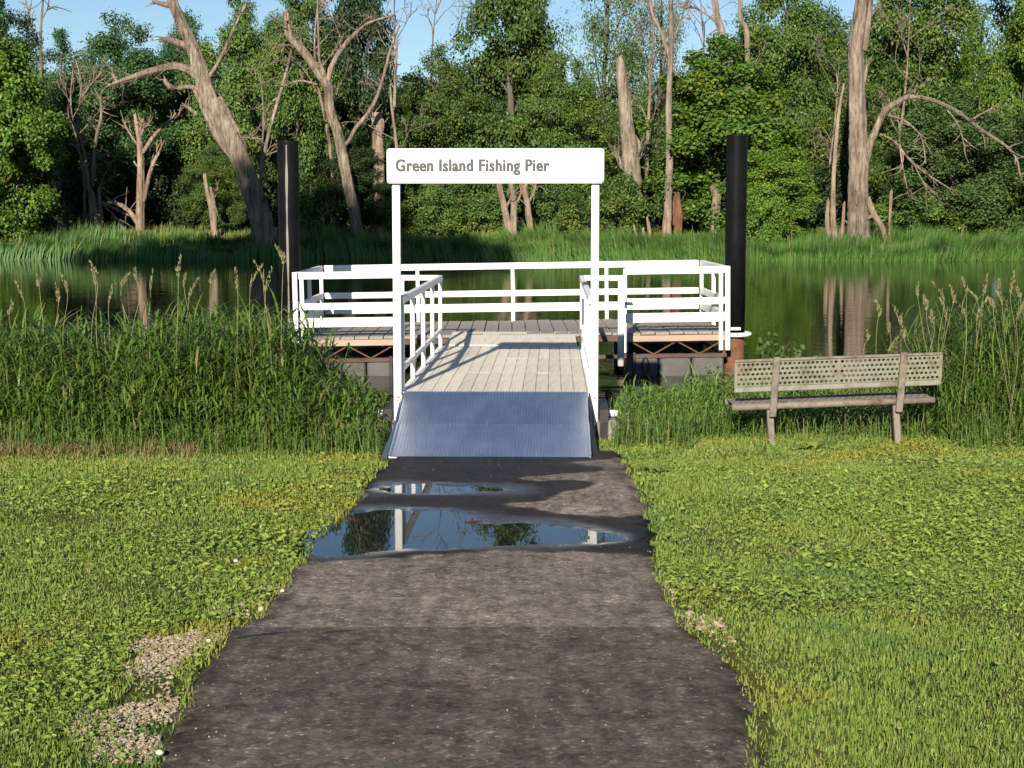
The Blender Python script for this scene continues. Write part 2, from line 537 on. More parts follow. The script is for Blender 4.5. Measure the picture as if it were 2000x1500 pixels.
LE = [(268, 1530), (290, 1500), (330, 1432), (366, 1355), (400, 1290), (432, 1242), (496, 1212), (545, 1160), (590, 1085), (640, 1038), (690, 985), (738, 922), (765, 890), (775, 862)]
RE = [(1482, 1530), (1480, 1500), (1476, 1410), (1480, 1356), (1440, 1310), (1382, 1266), (1345, 1230), (1320, 1190), (1292, 1130), (1285, 1080), (1277, 1020), (1250, 960), (1226, 912), (1208, 876), (1195, 855)]
le = np.array([G(*p) for p in LE]); re_ = np.array([G(*p) for p in RE])
le = np.vstack([[-1.32, -40, 0], [-1.32, 2.5, 0], le]); re_ = np.vstack([[.86, -40, 0], [.86, 2.5, 0], re_])
Y_SEAM = G(900, 1236)[1]
Y_END = 13.95

def edgeL(y):
    return np.interp(y, le[:, 1], le[:, 0])
def edgeR(y):
    return np.interp(y, re_[:, 1], re_[:, 0])

def inpoly(x, y, poly):
    c = np.zeros(x.shape, bool)
    n = len(poly)
    for i in range(n):
        x1, y1 = poly[i]; x2, y2 = poly[(i + 1) % n]
        if y1 == y2: continue
        k = ((y1 > y) != (y2 > y)) & (x < (x2 - x1) * (y - y1) / (y2 - y1) + x1)
        c ^= k
    return c
def polydist(x, y, poly):
    d = np.full(x.shape, 1e9)
    n = len(poly)
    for i in range(n):
        a = np.array(poly[i]); b = np.array(poly[(i + 1) % n]); ab = b - a
        t = np.clip(((x - a[0]) * ab[0] + (y - a[1]) * ab[1]) / (ab @ ab + 1e-12), 0, 1)
        d = np.minimum(d, np.hypot(x - a[0] - t * ab[0], y - a[1] - t * ab[1]))
    return np.where(inpoly(x, y, poly), -d, d)

def polyG(pts):
    q = [G(*p)[:2] for p in pts]
    q = catmull([*q, q[0]], 6)[:-1]
    return [tuple(p) for p in q]
PUD1 = polyG([(592, 1080), (630, 1040), (690, 1010), (800, 1001), (890, 1006), (945, 1028), (1040, 1030), (1140, 1038), (1205, 1050), (1212, 1060), (1150, 1067), (1000, 1070), (850, 1078), (740, 1084), (650, 1090)])
PUD2 = polyG([(735, 962), (800, 953), (880, 953), (985, 962), (960, 967), (860, 971), (780, 969)])
WET = polyG([(560, 1095), (600, 1106), (700, 1100), (780, 1094), (900, 1086), (1050, 1088), (1200, 1090), (1300, 1086), (1300, 1014), (1200, 1016), (1120, 1014), (1050, 1005), (985, 992), (1050, 985), (1110, 972), (1152, 958), (1145, 946), (1085, 944), (1022, 942), (1030, 936), (1110, 930), (1180, 924), (1140, 914), (1120, 908), (1180, 900), (1190, 885), (760, 890), (700, 975), (620, 1030)])

def slab(name, y0, y1, mat, lift, seed, label):
    # columns across, rows along
    n = max(8, int((y1 - max(y0, 3.0)) / .03))
    ys = np.linspace(max(y0, 3.0), y1, n)
    if y0 < 3: ys = np.concatenate([np.linspace(y0, 3.0, 60)[:-1], ys])
    jl = jitter(len(ys), .035, seed); jr = jitter(len(ys), .035, seed + 1)
    m = 90
    U = np.linspace(0, 1, m)
    L = edgeL(ys) + jl; R = edgeR(ys) + jr
    X = L[:, None] + (R - L)[:, None] * U[None]
    Y = np.repeat(ys[:, None], m, 1)
    if seed == 5:   # ragged seam edge
        pass
    Z = gz(Y) + lift
    d1 = polydist(X, Y, PUD1); d2 = polydist(X, Y, PUD2)
    d = np.minimum(d1, d2)
    zp = .262
    Z = np.where(d < .35, Z + (zp + .012 * np.clip(d / .12, -1, 1) - Z) * np.clip(1 - np.clip(d, 0, 1) / .35, 0, 1), Z)
    Z = Z + np.where(np.abs(d) < .35, .012 * (vnoise(X, Y, 5, 7) - .5) + .009 * (vnoise(X, Y, 13, 8) - .5), 0)
    edge = np.minimum(U, 1 - U)[None] * (R - L)[:, None]
    Z = Z - .05 * np.clip(1 - edge / .05, 0, 1) ** 2
    dw = polydist(X, Y, WET) + .16 * (vnoise(X, Y, 4, 12) - .5) + .07 * (vnoise(X, Y, 12, 13) - .5)
    wet = np.clip(.5 - dw / .04, 0, 1)
    # dampness left in the pores nearby
    film = np.clip(1 - np.clip(d - .02, 0, 9) / (.20 + .12 * np.sin(X * 5 + 1)), 0, 1) * wet
    v = np.stack([X, Y, Z], -1).reshape(-1, 3)
    ny = len(ys)
    i = (np.arange(ny - 1)[:, None] * m + np.arange(m - 1)[None, :]).ravel()
    f = np.stack([i, i + 1, i + m + 1, i + m], -1)
    # skirt
    me = np_mesh(name, v, [f], mat, True)
    at = me.attributes.new('wet', 'FLOAT', 'POINT')
    at.data.foreach_set('value', wet.astype(np.float32).ravel())
    eg = np.clip(1.25 - edge / (.05 + .22 * vnoise(X, Y, 2.3, 19) ** 1.5), 0, 1) * np.clip(.35 + vnoise(X, Y, 9, 20), 0, 1)
    at = me.attributes.new('edge', 'FLOAT', 'POINT')
    at.data.foreach_set('value', eg.astype(np.float32).ravel())
    at = me.attributes.new('film', 'FLOAT', 'POINT')
    at.data.foreach_set('value', film.astype(np.float32).ravel())
    o = link(name, me)
    return tag(o, label, 'path', kind='structure')
slab('path', -40, Y_SEAM - .012, M['asphalt_new'], .030, 3, 'darker newer stretch of asphalt path nearest the camera')
slab('path', Y_SEAM + .006, Y_END, M['asphalt_old'], .024, 5, 'paler worn stretch of asphalt path with puddles before the ramp')

def puddle(poly, label):
    c = np.mean(poly, 0)
    ring = []
    for p in poly:
        q = np.array(p); dd = q - c
        ring.append(c + dd * (1 + .09 / (np.linalg.norm(dd) + 1e-6)))
    v = [(p[0], p[1], .2615) for p in ring]
    o = MB().add(v, [tuple(range(len(v)))]).build('puddle', M['puddle'])
    tag(o, label, 'puddle', kind='structure')
puddle(PUD1, 'wide rainwater puddle across the path mirroring trees and sky')
puddle(PUD2, 'narrow rainwater puddle close to the foot of the ramp')

# seam cracks
def crack(pts, w, label):
    q = [G(*p, .034) for p in pts]
    q = catmull(q, 5)
    v = []
    r = np.random.default_rng(len(pts))
    for i, p in enumerate(q):
        ww = w * (1 - abs(2 * i / (len(q) - 1) - 1) ** 3) * r.uniform(.6, 1.3) + .002
        v += [(p[0], p[1] - ww / 2, p[2]), (p[0], p[1] + ww / 2, p[2])]
    f = [(2 * i, 2 * i + 2, 2 * i + 3, 2 * i + 1) for i in range(len(q) - 1)]
    o = MB().add(v, f).build('pavement_crack', M['darksteel'])
    tag(o, label, 'crack', kind='structure')
crack([(462, 1246), (500, 1240), (560, 1234)], .035, 'dark crack at the left end of the asphalt seam')
crack([(628, 1236), (660, 1232), (694, 1231)], .03, 'short dark crack along the asphalt seam')

# ------------------------------------------------------------------ boarding ramp
GYAW = -math.radians(1.55)
DECK_Z = float(P(968, 766, 15.0)[2])
GO = P(968.5, 766, 15.0)
RZ = Matrix.Rotation(GYAW, 3, 'Z')
def gl(x, y, z):     # gangway local -> world
    return np.array(RZ @ Vector((x, y, z))) + GO

ramp_e = empty('boarding_ramp', GO, 'ribbed blue-grey metal ramp sloping up from path to gangway', 'ramp', rot=(0, 0, GYAW))
GZ_R = .14 + .02 - DECK_Z     # ground at ramp foot relative to deck
RL = 1.5                      # horizontal length
def ramp_plate(name, y0, y1, z0, z1, w0, w1):
    n = 62
    v = []; f = []
    prof = []
    for i in range(n):
        a = i / n
        for du, dz in ((0, 0), (.30, 0), (.42, .006), (.85, .006), (.97, 0)):
            prof.append((a + du / n, dz))
    prof.append((1.0, 0))
    for (y, z, w) in ((y0, z0, w0), (y1, z1, w1)):
        for (u, dz) in prof:
            v.append((-w / 2 + u * w, y, z + dz))
    m = len(prof)
    f = [(i, i + 1, m + i + 1, m + i) for i in range(m - 1)]
    # edge thickness
    b = len(v)
    v += [(-w0 / 2, y0, z0 - .012), (w0 / 2, y0, z0 - .012), (w1 / 2, y1, z1 - .012), (-w1 / 2, y1, z1 - .012)]
    f += [(b, b + 1, m - 1, 0), (b + 2, b + 3, m, 2 * m - 1), (b, 0, m, b + 3), (b + 1, b + 2, 2 * m - 1, m - 1), (b, b + 3, b + 2, b + 1)]
    return MB().add(v, f).build(name, M['plate'], ramp_e)
ramp_plate('lower_plate', -RL, -.722, GZ_R, -.226, 1.80, 1.80)
ramp_plate('upper_plate', -.718, -.01, -.2255, .004, 1.80, 1.80)
for s in (-1, 1):
    m = MB()
    x = s * .912
    m.add([(x, -RL - .02, GZ_R - .02), (x, -.71, GZ_R - .02), (x, 0, GZ_R - .02), (x, 0, .0), (x, -.71, -.228), (x, -RL - .02, GZ_R + .01),
           (x + s * .07, -RL + .1, GZ_R - .02), (x + s * .07, -.6, GZ_R - .02), (x + s * .05, 0, GZ_R - .02), (x + s * .02, 0, -.01), (x + s * .02, -.71, -.24)],
          [(0, 1, 4, 5), (1, 2, 3, 4), (0, 5, 10, 6), (6, 10, 7), (7, 10, 9, 8), (5, 4, 10), (4, 3, 9, 10)])
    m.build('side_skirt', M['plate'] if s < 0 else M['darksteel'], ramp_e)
    MB().bar((s * .893, -RL, GZ_R + .012), (s * .893, -.72, -.218), .022, .03, .003).build('edge_rail', M['plate'], ramp_e)

# concrete abutment blocks
for s, px, lab in ((-1, 748, 'low concrete block beside the left edge of the ramp'), (1, 1180, 'low concrete block beside the right edge of the ramp')):
    o = MB().bbox((0, 0, .04), (.20, .30, .34), .02).build('concrete_block', M['concrete'])
    o.location = gl(s * 1.09, .05, -.47); o.rotation_euler = (0, 0, GYAW)
    tag(o, lab, 'concrete block')

# ------------------------------------------------------------------ gangway
GL = 5.4
gang = empty('gangway', GO, 'white railed gangway with pale plank deck leading to floating pier', 'gangway', rot=(0, 0, GYAW))
secs = [(0.005, 1.86), (1.865, 3.62), (3.625, GL)]
npl = 14
pw = 1.80 / npl
for (a, b) in secs:
    me = None
    for i in range(npl):
        x = -.90 + (i + .5) * pw
        if me is None:
            o = MB().bbox((0, 0, 0), (pw - .0035, b - a, .035), .004).build('plank', M['gplank'], gang)
            me = o.data
        else:
            o = link('plank', me, gang)
        o.location = (x, (a + b) / 2 + random.uniform(-.001, .001), -.0175 + random.uniform(-.002, .002))
for s in (-1, 1):
    MB().bbox((s * .935, GL / 2, -.10), (.06, GL, .20), .006).build('side_beam', M['white'], gang)
    MB().bar((s * .935, .06, .90), (s * .935, GL, .90), .055, .075).build('handrail', M['white'], gang)
    MB().bar((s * .935, .06, .215), (s * .935, GL, .215), .04, .055).build('lower_rail', M['white'], gang)
    for k, y in enumerate((.16, 1.33, 2.66, 4.0, GL - .05)):
        MB().bbox((s * .937, y, .43), (.045, .085, .86), .005).build('rail_post', M['white'], gang)
    # wing bracket at the pier end
    MB().bar((s * .96, GL - .04, .905), (s * 1.50, GL - .04, .905), .06, .07).build('wing_rail', M['white'], gang)
    MB().tube([(s * 1.46, GL - .06, .93), (s * 1.46, GL - .06, -.26)], [.047, .047], 14).build('wing_post', M['white'], gang, True)
    MB().bar((s * .98, GL - .2, -.02), (s * 1.25, GL - .12, -.32), .035, .03).build('strut', M['darksteel'], gang)
# apron onto the pier
PIER_Y = 21.4
ap = MB()
ap.add([(-.88, GL - .02, .012), (.88, GL - .02, .012), (.86, GL + 1.35, .085), (-.86, GL + 1.35, .085),
        (-.88, GL - .02, -.01), (.88, GL - .02, -.01), (.86, GL + 1.35, .075), (-.86, GL + 1.35, .075)],
       [(0, 1, 2, 3), (4, 7, 6, 5), (0, 4, 5, 1), (1, 5, 6, 2), (2, 6, 7, 3), (3, 7, 4, 0)])
ap.build('apron_plate', M['gplank'], gang)
# hinge gear and hanging steel under the right side
for s in (-1, 1):
    MB().bbox((s * 1.06, .35, -.32), (.10, .9, .34), .01).build('hinge_bracket', M['darksteel'], gang)
    MB().tube([(s * .99, .1, -.22), (s * 1.2, .1, -.22)], [.035, .035], 12).build('hinge_pin', M['white'], gang, True)

# ------------------------------------------------------------------ sign gate
gate = empty('sign_gate', GO, 'white frame with fishing pier name board over gangway entrance', 'sign', rot=(0, 0, GYAW))
XP = 0.964
for s in (-1, 1):
    MB().bbox((s * XP, -.015, .90), (.075, .075, 2.38), .008).build('post', M['white'], gate)
    MB().bbox((s * XP, -.015, -.285), (.085, .085, .02), .004).build('base_plate', M['white'], gate)
    MB().tube([(s * (XP + .0), -.08, -.03), (s * XP, .05, -.03)], [.02, .02], 8).build('bolt', M['white'], gate, True)
sb = MB().bbox((0, -.085, 2.20), (2.09, .06, .335), .02).build('sign_board', M['sign'], gate)
cu = bpy.data.curves.new('letters', 'FONT')
cu.body = 'Green Island Fishing Pier'
cu.size = .155; cu.extrude = .002; cu.offset = .0034; cu.space_character = 1.1
to = bpy.data.objects.new('letters', cu); COL.objects.link(to)
bpy.context.view_layer.update()
dg = bpy.context.evaluated_depsgraph_get()
tm = bpy.data.meshes.new_from_object(to.evaluated_get(dg))
bpy.data.objects.remove(to)
vv = np.array([v.co[:] for v in tm.vertices])
x0, x1 = vv[:, 0].min(), vv[:, 0].max()
base0 = 0.0; cap = .155 * .72
kx = 1.475 / (x1 - x0); kz = .112 / np.percentile(vv[:, 1], 99.5)
for v in tm.vertices:
    x, y, z = v.co
    v.co = ((x - x0) * kx - 1.045 + .09, -.1185 - z, 2.20 - .056 + .008 + y * kz)
# one object per letter: gather islands whose spans overlap, thicken the strokes a little
import bmesh
bm = bmesh.new(); bm.from_mesh(tm); bpy.data.meshes.remove(tm)
bm.verts.ensure_lookup_table()
seen = set(); isl = []
for v0 in bm.verts:
    if v0.index in seen: continue
    st_ = [v0]; seen.add(v0.index); grp = []
    while st_:
        q = st_.pop(); grp.append(q.index)
        for ed_ in q.link_edges:
            w_ = ed_.other_vert(q)
            if w_.index not in seen:
                seen.add(w_.index); st_.append(w_)
    isl.append(grp)
spans = sorted([[min(bm.verts[i].co.x for i in g), max(bm.verts[i].co.x for i in g), list(g)] for g in isl], key=lambda t: t[0])
chars = []
for sp_ in spans:
    if chars and sp_[0] < chars[-1][1] - .003:
        chars[-1][1] = max(chars[-1][1], sp_[1]); chars[-1][2] += sp_[2]
    else:
        chars.append(sp_)
for (xa, xb, ids) in chars:
    idx = {i: k for k, i in enumerate(ids)}
    fs_ = [tuple(idx[v.index] for v in f.verts) for f in bm.faces if f.verts[0].index in idx]
    m = MB()
    for k, dx in enumerate((0, -.0042, .0042)):
        m.add([(bm.verts[i].co.x + dx, bm.verts[i].co.y - .0007 * k, bm.verts[i].co.z) for i in ids], fs_)
    m.build('letter', M['letter'], sb)
bm.free()

# ------------------------------------------------------------------ floating pier
PZ = float(P(1000, 653, PIER_Y)[2])
pier = empty('floating_pier', (0, PIER_Y, PZ), 'floating fishing pier with white railings and grey plank deck', 'pier', rot=(0, math.radians(-.85), 0))
PW, PD = 3.0, 2.85
me = None
npk = 30
w = 2 * PW / npk
for i in range(npk):
    if me is None:
        o = MB().bbox((0, 0, 0), (w - .012, PD, .04), .005).build('plank', M['pierplank'], pier); me = o.data
    else:
        o = link('plank', me, pier)
    o.location = (-PW + (i + .5) * w, PD / 2 + random.uniform(-.02, .02), -.02 + random.uniform(-.006, .006))
    o.rotation_euler = (0, random.uniform(-.012, .012), 0)
H = .86
def prail(a, b, z, name='rail', t=.075, wd=.06):
    MB().bar((a[0], a[1], z), (b[0], b[1], z), wd, t).build(name, M['white'], pier)
def ppost(x, y, z0=-.05, z1=H + .03, t=.055):
    MB().bbox((x, y, (z0 + z1) / 2), (t, t, z1 - z0), .005).build('post', M['white'], pier)
XW = 1.58
for z, t, nm in ((H, .10, 'top_rail'), (.43, .095, 'middle_rail'), (.205, .13, 'lower_rail')):
    prail((XW, -.03), (PW - .05, -.03), z, nm, t)
    prail((-PW + .05, -.03), (-XW, -.03), z, nm, t)
    prail((-PW + .05, PD + .03), (PW - .05, PD + .03), z, nm, t)
    for s in (-1, 1):
        prail((s * PW, 0.02), (s * PW, PD - .02), z - .002, nm, t)
for s in (-1, 1):
    ppost(s * (PW + .005), -.04, -.26, H + .05, .065)
    ppost(s * (PW - .09), -.045, -.26, H + .04, .055)
    ppost(s * (PW + .0), PD + .03)
    ppost(s * (PW + .0), PD * .5)
    ppost(s * XW, -.035, -.28, H + .03, .05)
for x in (-1.48, 0.02, 1.5):
    ppost(x, PD + .035)
# substructure
MB().bbox((-(XW + PW) / 2 - .0, -.02, -.085), (PW - XW + .06, .05, .085), .006).build('fascia_board', M['fascia'], pier)
MB().bbox(((XW + PW) / 2, -.02, -.085), (PW - XW + .06, .05, .085), .006).build('fascia_board', M['fascia'], pier)
MB().bbox((0, .03, -.085), (2 * XW - .08, .05, .08), .006).build('fascia_board', M['brownsteel'], pier)
MB().bbox((0, PD, -.09), (2 * PW, .05, .09), .006).build('fascia_board', M['fascia'], pier)
MB().bbox((0, .02, -.335), (2 * PW, .06, .055), .006).build('lower_beam', M['brownsteel'], pier)
MB().bbox((0, PD, -.335), (2 * PW, .06, .055), .006).build('lower_beam', M['brownsteel'], pier)
for s in (-1, 1):
    MB().bbox((s * (PW - .04), PD / 2, -.335), (.06, PD - .1, .05), .006).build('side_beam', M['brownsteel'], pier)
    MB().bbox((s * (PW - .04), PD / 2, -.09), (.05, PD - .1, .09), .006).build('side_beam', M['fascia'], pier)
for s in (-1, 1):
    xs = np.linspace(1.66, 2.94, 5)
    for i in range(4):
        za, zb = (-.13, -.31) if i % 2 == 0 else (-.31, -.13)
        MB().tube([(s * xs[i], .02, za), (s * xs[i + 1], .02, zb)], [.011, .011], 6).build('brace_rod', M['rust'], pier)
    for x in (1.6, 2.96):
        MB().bbox((s * x, .02, -.23), (.05, .05, .20), .004).build('upright', M['brownsteel'], pier)
    for i in range(3):
        MB().bbox((s * (1.82 + i * .46), .32, -.49), (.44, .62, .30), .03).build('float_block', M['float'], pier)
        MB().bbox((s * (1.82 + i * .46), PD - .35, -.49), (.44, .62, .30), .03).build('float_block', M['float'], pier)
    MB().bbox((s * 1.70, .005, -.46), (.05, .04, .36), .004).build('tie_strap', M['darksteel'], pier)
MB().tube([(1.86 + .045 * math.cos(a), -.01, -.47 + .12 * math.sin(a)) for a in np.linspace(0, 2 * math.pi, 17)], [.013] * 2, 6, cap=False).build('mooring_ring', M['darksteel'], pier, True)
# collars round the piles
def collar(x, y):
    m = MB()
    m.tube([(x + .205 * math.cos(a), y + .205 * math.sin(a), -.07) for a in np.linspace(0, 2 * math.pi, 25)], [.032, .032], 8, cap=False)
    m.build('pile_collar', M['white'], pier, True)
    MB().bbox((x - .02, y - .19, .02), (.14, .05, .04), .006).build('collar_bracket', M['white'], pier)
    MB().bar((x + (-.2 if x > 0 else .2), y, -.07), (math.copysign(PW, x), y, -.07), .05, .05).build('collar_arm', M['white'], pier)
PLX = float(P(1438, 500, PIER_Y + .35)[0]); PLLX = float(P(566, 400, PIER_Y + .35)[0])
collar(PLX, .35); collar(PLLX, .35)

def pile(px, top, label, strip):
    X = float(P(px, 450, PIER_Y + .35)[0])
    zt = float(P(px, top, PIER_Y + .35)[2])
    e = empty('mooring_pile', (X, PIER_Y + .35, -1.0), label, 'pile', 'black piles holding the pier')
    r = .148
    zb = PZ - .06
    MB().tube([(0, 0, zb + 1), (0, 0, (zb + zt) / 2 + 1), (0, 0, zt + .98), (0, 0, zt + 1)], [r, r, r, r], 40).build('sleeve', M['black'], e, True)
    MB().tube([(0, 0, 0), (0, 0, zb + 1.03)], [r - .006, r - .006], 32).build('steel_pipe', M['rust'], e, True)
    MB().tube([(0, 0, zt + .985), (0, 0, zt + 1.012)], [r + .006, r + .004], 40).build('cap', M['black'], e)
    if strip:  # pale strip stands in for the sun's highlight down the sleeve
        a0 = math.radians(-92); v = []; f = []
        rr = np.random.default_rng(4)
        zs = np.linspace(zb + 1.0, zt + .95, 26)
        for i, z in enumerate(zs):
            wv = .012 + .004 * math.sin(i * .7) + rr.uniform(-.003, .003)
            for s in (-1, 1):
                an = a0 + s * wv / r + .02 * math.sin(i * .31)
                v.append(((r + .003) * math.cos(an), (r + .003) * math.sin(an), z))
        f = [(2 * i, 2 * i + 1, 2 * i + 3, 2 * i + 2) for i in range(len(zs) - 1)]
        MB().add(v, f).build('painted_highlight', M['concrete'], e, True)  # concrete tone reused for the painted highlight
pile(565, 277, 'black round pile left of the sign with painted pale highlight streak', True)
pile(1437, 265, 'black round pile right of the sign with rusty foot', False)

# ------------------------------------------------------------------ bench
BY = 14.55
bc = P(1637, 862, BY); bc[2] = gz(BY) + .0
BS = 2980.0 / BY
bench = empty('park_bench', bc, 'worn brown bench with perforated back facing the water', 'bench', rot=(0, math.radians(-2.0), math.radians(1.5)))
BL = 405 / BS
def perf(x0, x1, z0, z1, y, ny_, nx_, mat, name, lean):
    dx = (x1 - x0) / nx_; dz = (z1 - z0) / ny_
    v = []; f = []
    for r in range(ny_):
        off = .5 if r % 2 else 0
        cols = nx_ - (1 if r % 2 else 0)
        if off:
            for (a, b) in ((x0, x0 + dx / 2), (x1 - dx / 2, x1)):
                k = len(v); z = z0 + r * dz
                v += [(a, z), (b, z), (b, z + dz), (a, z + dz)]; f.append((k, k + 1, k + 2, k + 3))
        for c in range(cols):
            cx = x0 + (c + .5 + off) * dx; cz = z0 + (r + .5) * dz
            k = len(v)
            hx, hz = dx / 2, dz / 2
            for (a, b) in ((1, 0), (1, 1), (0, 1), (-1, 1), (-1, 0), (-1, -1), (0, -1), (1, -1)):
                v.append((cx + a * hx, cz + b * hz))
            rr = min(dx, dz) * .33
            for j in range(8):
                an = j * math.pi / 4
                v.append((cx + rr * math.cos(an) * 1.1, cz + rr * math.sin(an)))
            for j in range(8):
                j2 = (j + 1) % 8
                f.append((k + j, k + j2, k + 8 + j2, k + 8 + j))
    if lean is None:       # horizontal sheet: z -> y
        vv = [(p[0], p[1], y) for p in v]
    else:
        vv = [(p[0], y - lean * (p[1] - .45), p[1]) for p in v]
    o = MB().add(vv, f).build(name, mat, bench)
    md = o.modifiers.new('thickness', 'SOLIDIFY'); md.thickness = .004; md.offset = 0
    return o
LEAN = .18
zb0, zb1 = .565, .845
h = BL / 2
perf(-h + .02, -.005, zb0 + .03, zb1 - .015, 0, 5, 22, M['benchpaint'], 'back_panel', LEAN)
perf(.015, h - .02, zb0 + .03, zb1 - .015, 0, 5, 22, M['benchpaint'], 'back_panel', LEAN)
yb = lambda z: -LEAN * (z - .45)
for z, t, nm, mt in ((zb1, .026, 'top_bar', 'benchsteel'), (zb0, .05, 'bottom_bar', 'benchpaint')):
    MB().bar((-h, yb(z), z), (h, yb(z), z), .026, t, .006).build(nm, M[mt], bench)
for x in (-h + .012, .005, h - .012):
    MB().bar((x, yb(zb0 + .02), zb0 + .02), (x, yb(zb1 - .01), zb1 - .01), .03, .02, .004, up=(0, 1, 0)).build('panel_bar', M['benchpaint'], bench)
# seat: rolled edges and perforated top
MB().tube([(-h - .025, 0, .395), (h - .06, 0, .395)], [.033, .033], 10).build('seat_edge', M['benchsteel'], bench, True)
MB().tube([(-h - .025, .40, .40), (h - .06, .40, .40)], [.033, .033], 10).build('seat_edge', M['benchsteel'], bench, True)
perf(-h - .01, h - .08, .02, .39, .425, 5, 30, M['benchsteel'], 'seat_panel', None)
for x in (-.635, .575):
    # leg, back support, seat bracket
    MB().bar((x + .0, -.02, -.12), (x - .01, .03, .36), .062, .055, .008, up=(0, 1, 0)).build('leg', M['benchsteel'], bench)
    MB().bar((x + .035, .30, -.12), (x + .03, .26, .36), .055, .05, .008, up=(0, 1, 0)).build('leg', M['benchsteel'], bench)
    MB().bar((x + .0, -.052, .30), (x + .04, -.052 + yb(.87) + .015, .875), .065, .03, .006, up=(0, 1, 0)).build('back_support', M['benchsteel'], bench)
    MB().bar((x + .005, -.05, .325), (x + .02, .40, .335), .05, .04, .005).build('seat_bracket', M['benchsteel'], bench)

# ------------------------------------------------------------------ lawn, weeds, gravel
def tri_blades(x, y, z, L, W, lean, seed, curve=.3):
    r = np.random.default_rng(seed); n = len(x)
    az = r.uniform(0, 2 * math.pi, n); la = r.uniform(0, 2 * math.pi, n)
    ln = lean * np.abs(r.normal(0, 1, n))
    dx, dy = np.cos(az) * W / 2, np.sin(az) * W / 2
    tx, ty = np.cos(la) * np.sin(ln) * L, np.sin(la) * np.sin(ln) * L
    tz = np.cos(ln) * L
    v = np.empty((n, 5, 3), np.float32)
    v[:, 0] = np.stack([x - dx, y - dy, z - .01], -1); v[:, 1] = np.stack([x + dx, y + dy, z - .01], -1)
    mx, my, mz = x + tx * .4, y + ty * .4, z + tz * .58
    v[:, 2] = np.stack([mx + dx * .75, my + dy * .75, mz], -1); v[:, 3] = np.stack([mx - dx * .75, my - dy * .75, mz], -1)
    v[:, 4] = np.stack([x + tx, y + ty, z + tz], -1)
    b = np.arange(n)[:, None] * 5
    return v.reshape(-1, 3), [b + np.array([0, 1, 2, 3]), b + np.array([3, 2, 4])]

GRAV = polyG([(196, 1395), (215, 1350), (240, 1290), (255, 1262), (330, 1235), (395, 1225), (430, 1240), (400, 1285), (365, 1350), (335, 1425), (300, 1490), (240, 1480), (222, 1440)])
def lawn_pts(n, pw_, seed, margin=.0):
    r = np.random.default_rng(seed)
    y = 4.2 + (15.3 - 4.2) * r.uniform(0, 1, n) ** pw_
    hw = y * .345 + 2.1
    x = r.uniform(-1, 1, n) * hw
    keep = (x < edgeL(y) + margin) | (x > edgeR(y) - margin) | (y > Y_END)
    keep &= ~((y > 13.2) & (np.abs(x + .19) < 1.0))
    return x[keep], y[keep]
x, y = lawn_pts(600000, 1.3, 21, .075)
gd = polydist(x, y, GRAV)
gn = vnoise(x, y, 3.2, 1)
keep = (gd > -.02 + .30 * (gn - .5)) | (rng.uniform(0, 1, len(x)) < .14) | ((gn > .68) & (rng.uniform(0, 1, len(x)) < .5))
ed = np.minimum(np.abs(x - edgeL(y)), np.abs(x - edgeR(y)))
onp = (x > edgeL(y)) & (x < edgeR(y)) & (y < Y_END)
keep &= np.where(onp, (rng.uniform(0, 1, len(x)) < .5) & (ed < .09 * vnoise(x, y, 5.0, 18) - .015), (ed > .10 * vnoise(x, y, 4.0, 8) - .02) | (rng.uniform(0, 1, len(x)) < .3))
x, y = x[keep], y[keep]
nz = vnoise(x, y, 1.1, 2)
L = (.014 + .026 * nz + .022 * np.clip(vnoise(x, y, 3.5, 67) - .6, 0, 1)) * rng.uniform(.6, 1.35, len(x)) * (1 + .03 * (y - 5))
W = (.0046 + .0008 * (y - 4)) * rng.uniform(.7, 1.3, len(x))
v, f = tri_blades(x, y, gz(y) + np.where((x > edgeL(y)) & (x < edgeR(y)) & (y < Y_END), .02, 0), L, W, .95, 31)
o = link('lawn_grass', np_mesh('lawn_grass', v, f, M['lawn']))
tag(o, 'mown yellow-green grass on both sides of the path', 'grass', kind='stuff')

def broadleaves(x, y, z, s, seed, tilt=.55):
    r = np.random.default_rng(seed); n = len(x)
    az = r.uniform(0, 2 * math.pi, n)
    # normal tilted from up
    ta = r.uniform(0, 2 * math.pi, n); tl = np.abs(r.normal(0, tilt, n))
    nrm = np.stack([np.cos(ta) * np.sin(tl), np.sin(ta) * np.sin(tl), np.cos(tl)], -1)
    u = np.stack([np.cos(az), np.sin(az), np.zeros(n)], -1)
    u -= nrm * np.sum(u * nrm, -1, keepdims=True); u /= np.linalg.norm(u, axis=-1, keepdims=True)
    w = np.cross(nrm, u)
    c = np.stack([x, y, z], -1)
    ss = s[:, None]
    wd = r.uniform(.13, .30, n)[:, None]
    v = np.empty((n, 6, 3), np.float32)
    v[:, 0] = c - u * ss * .5
    v[:, 1] = c - u * ss * .1 + w * ss * wd + nrm * ss * .08
    v[:, 2] = c + u * ss * .25 + w * ss * wd * .8 + nrm * ss * .05
    v[:, 3] = c + u * ss * .5 - nrm * ss * .1
    v[:, 4] = c + u * ss * .25 - w * ss * wd * .8 + nrm * ss * .05
    v[:, 5] = c - u * ss * .1 - w * ss * wd + nrm * ss * .08
    b = np.arange(n)[:, None] * 6
    return v.reshape(-1, 3), [b + np.array([0, 1, 2, 3]), b + np.array([0, 3, 4, 5])]
x, y = lawn_pts(270000, 1.15, 22, -.01)
pn = vnoise(x, y, .55, 3) * .6 + vnoise(x, y, 1.7, 4) * .4
left = x < -.2
dens = np.where(left, np.clip((y - 5.0) / 1.5, .12, 1) * np.clip((12.2 - y) / 1.5, .12, 1), np.clip((y - 7.2) / 1.2, .05, 1) * np.clip((13.0 - y) / 2, .3, 1))
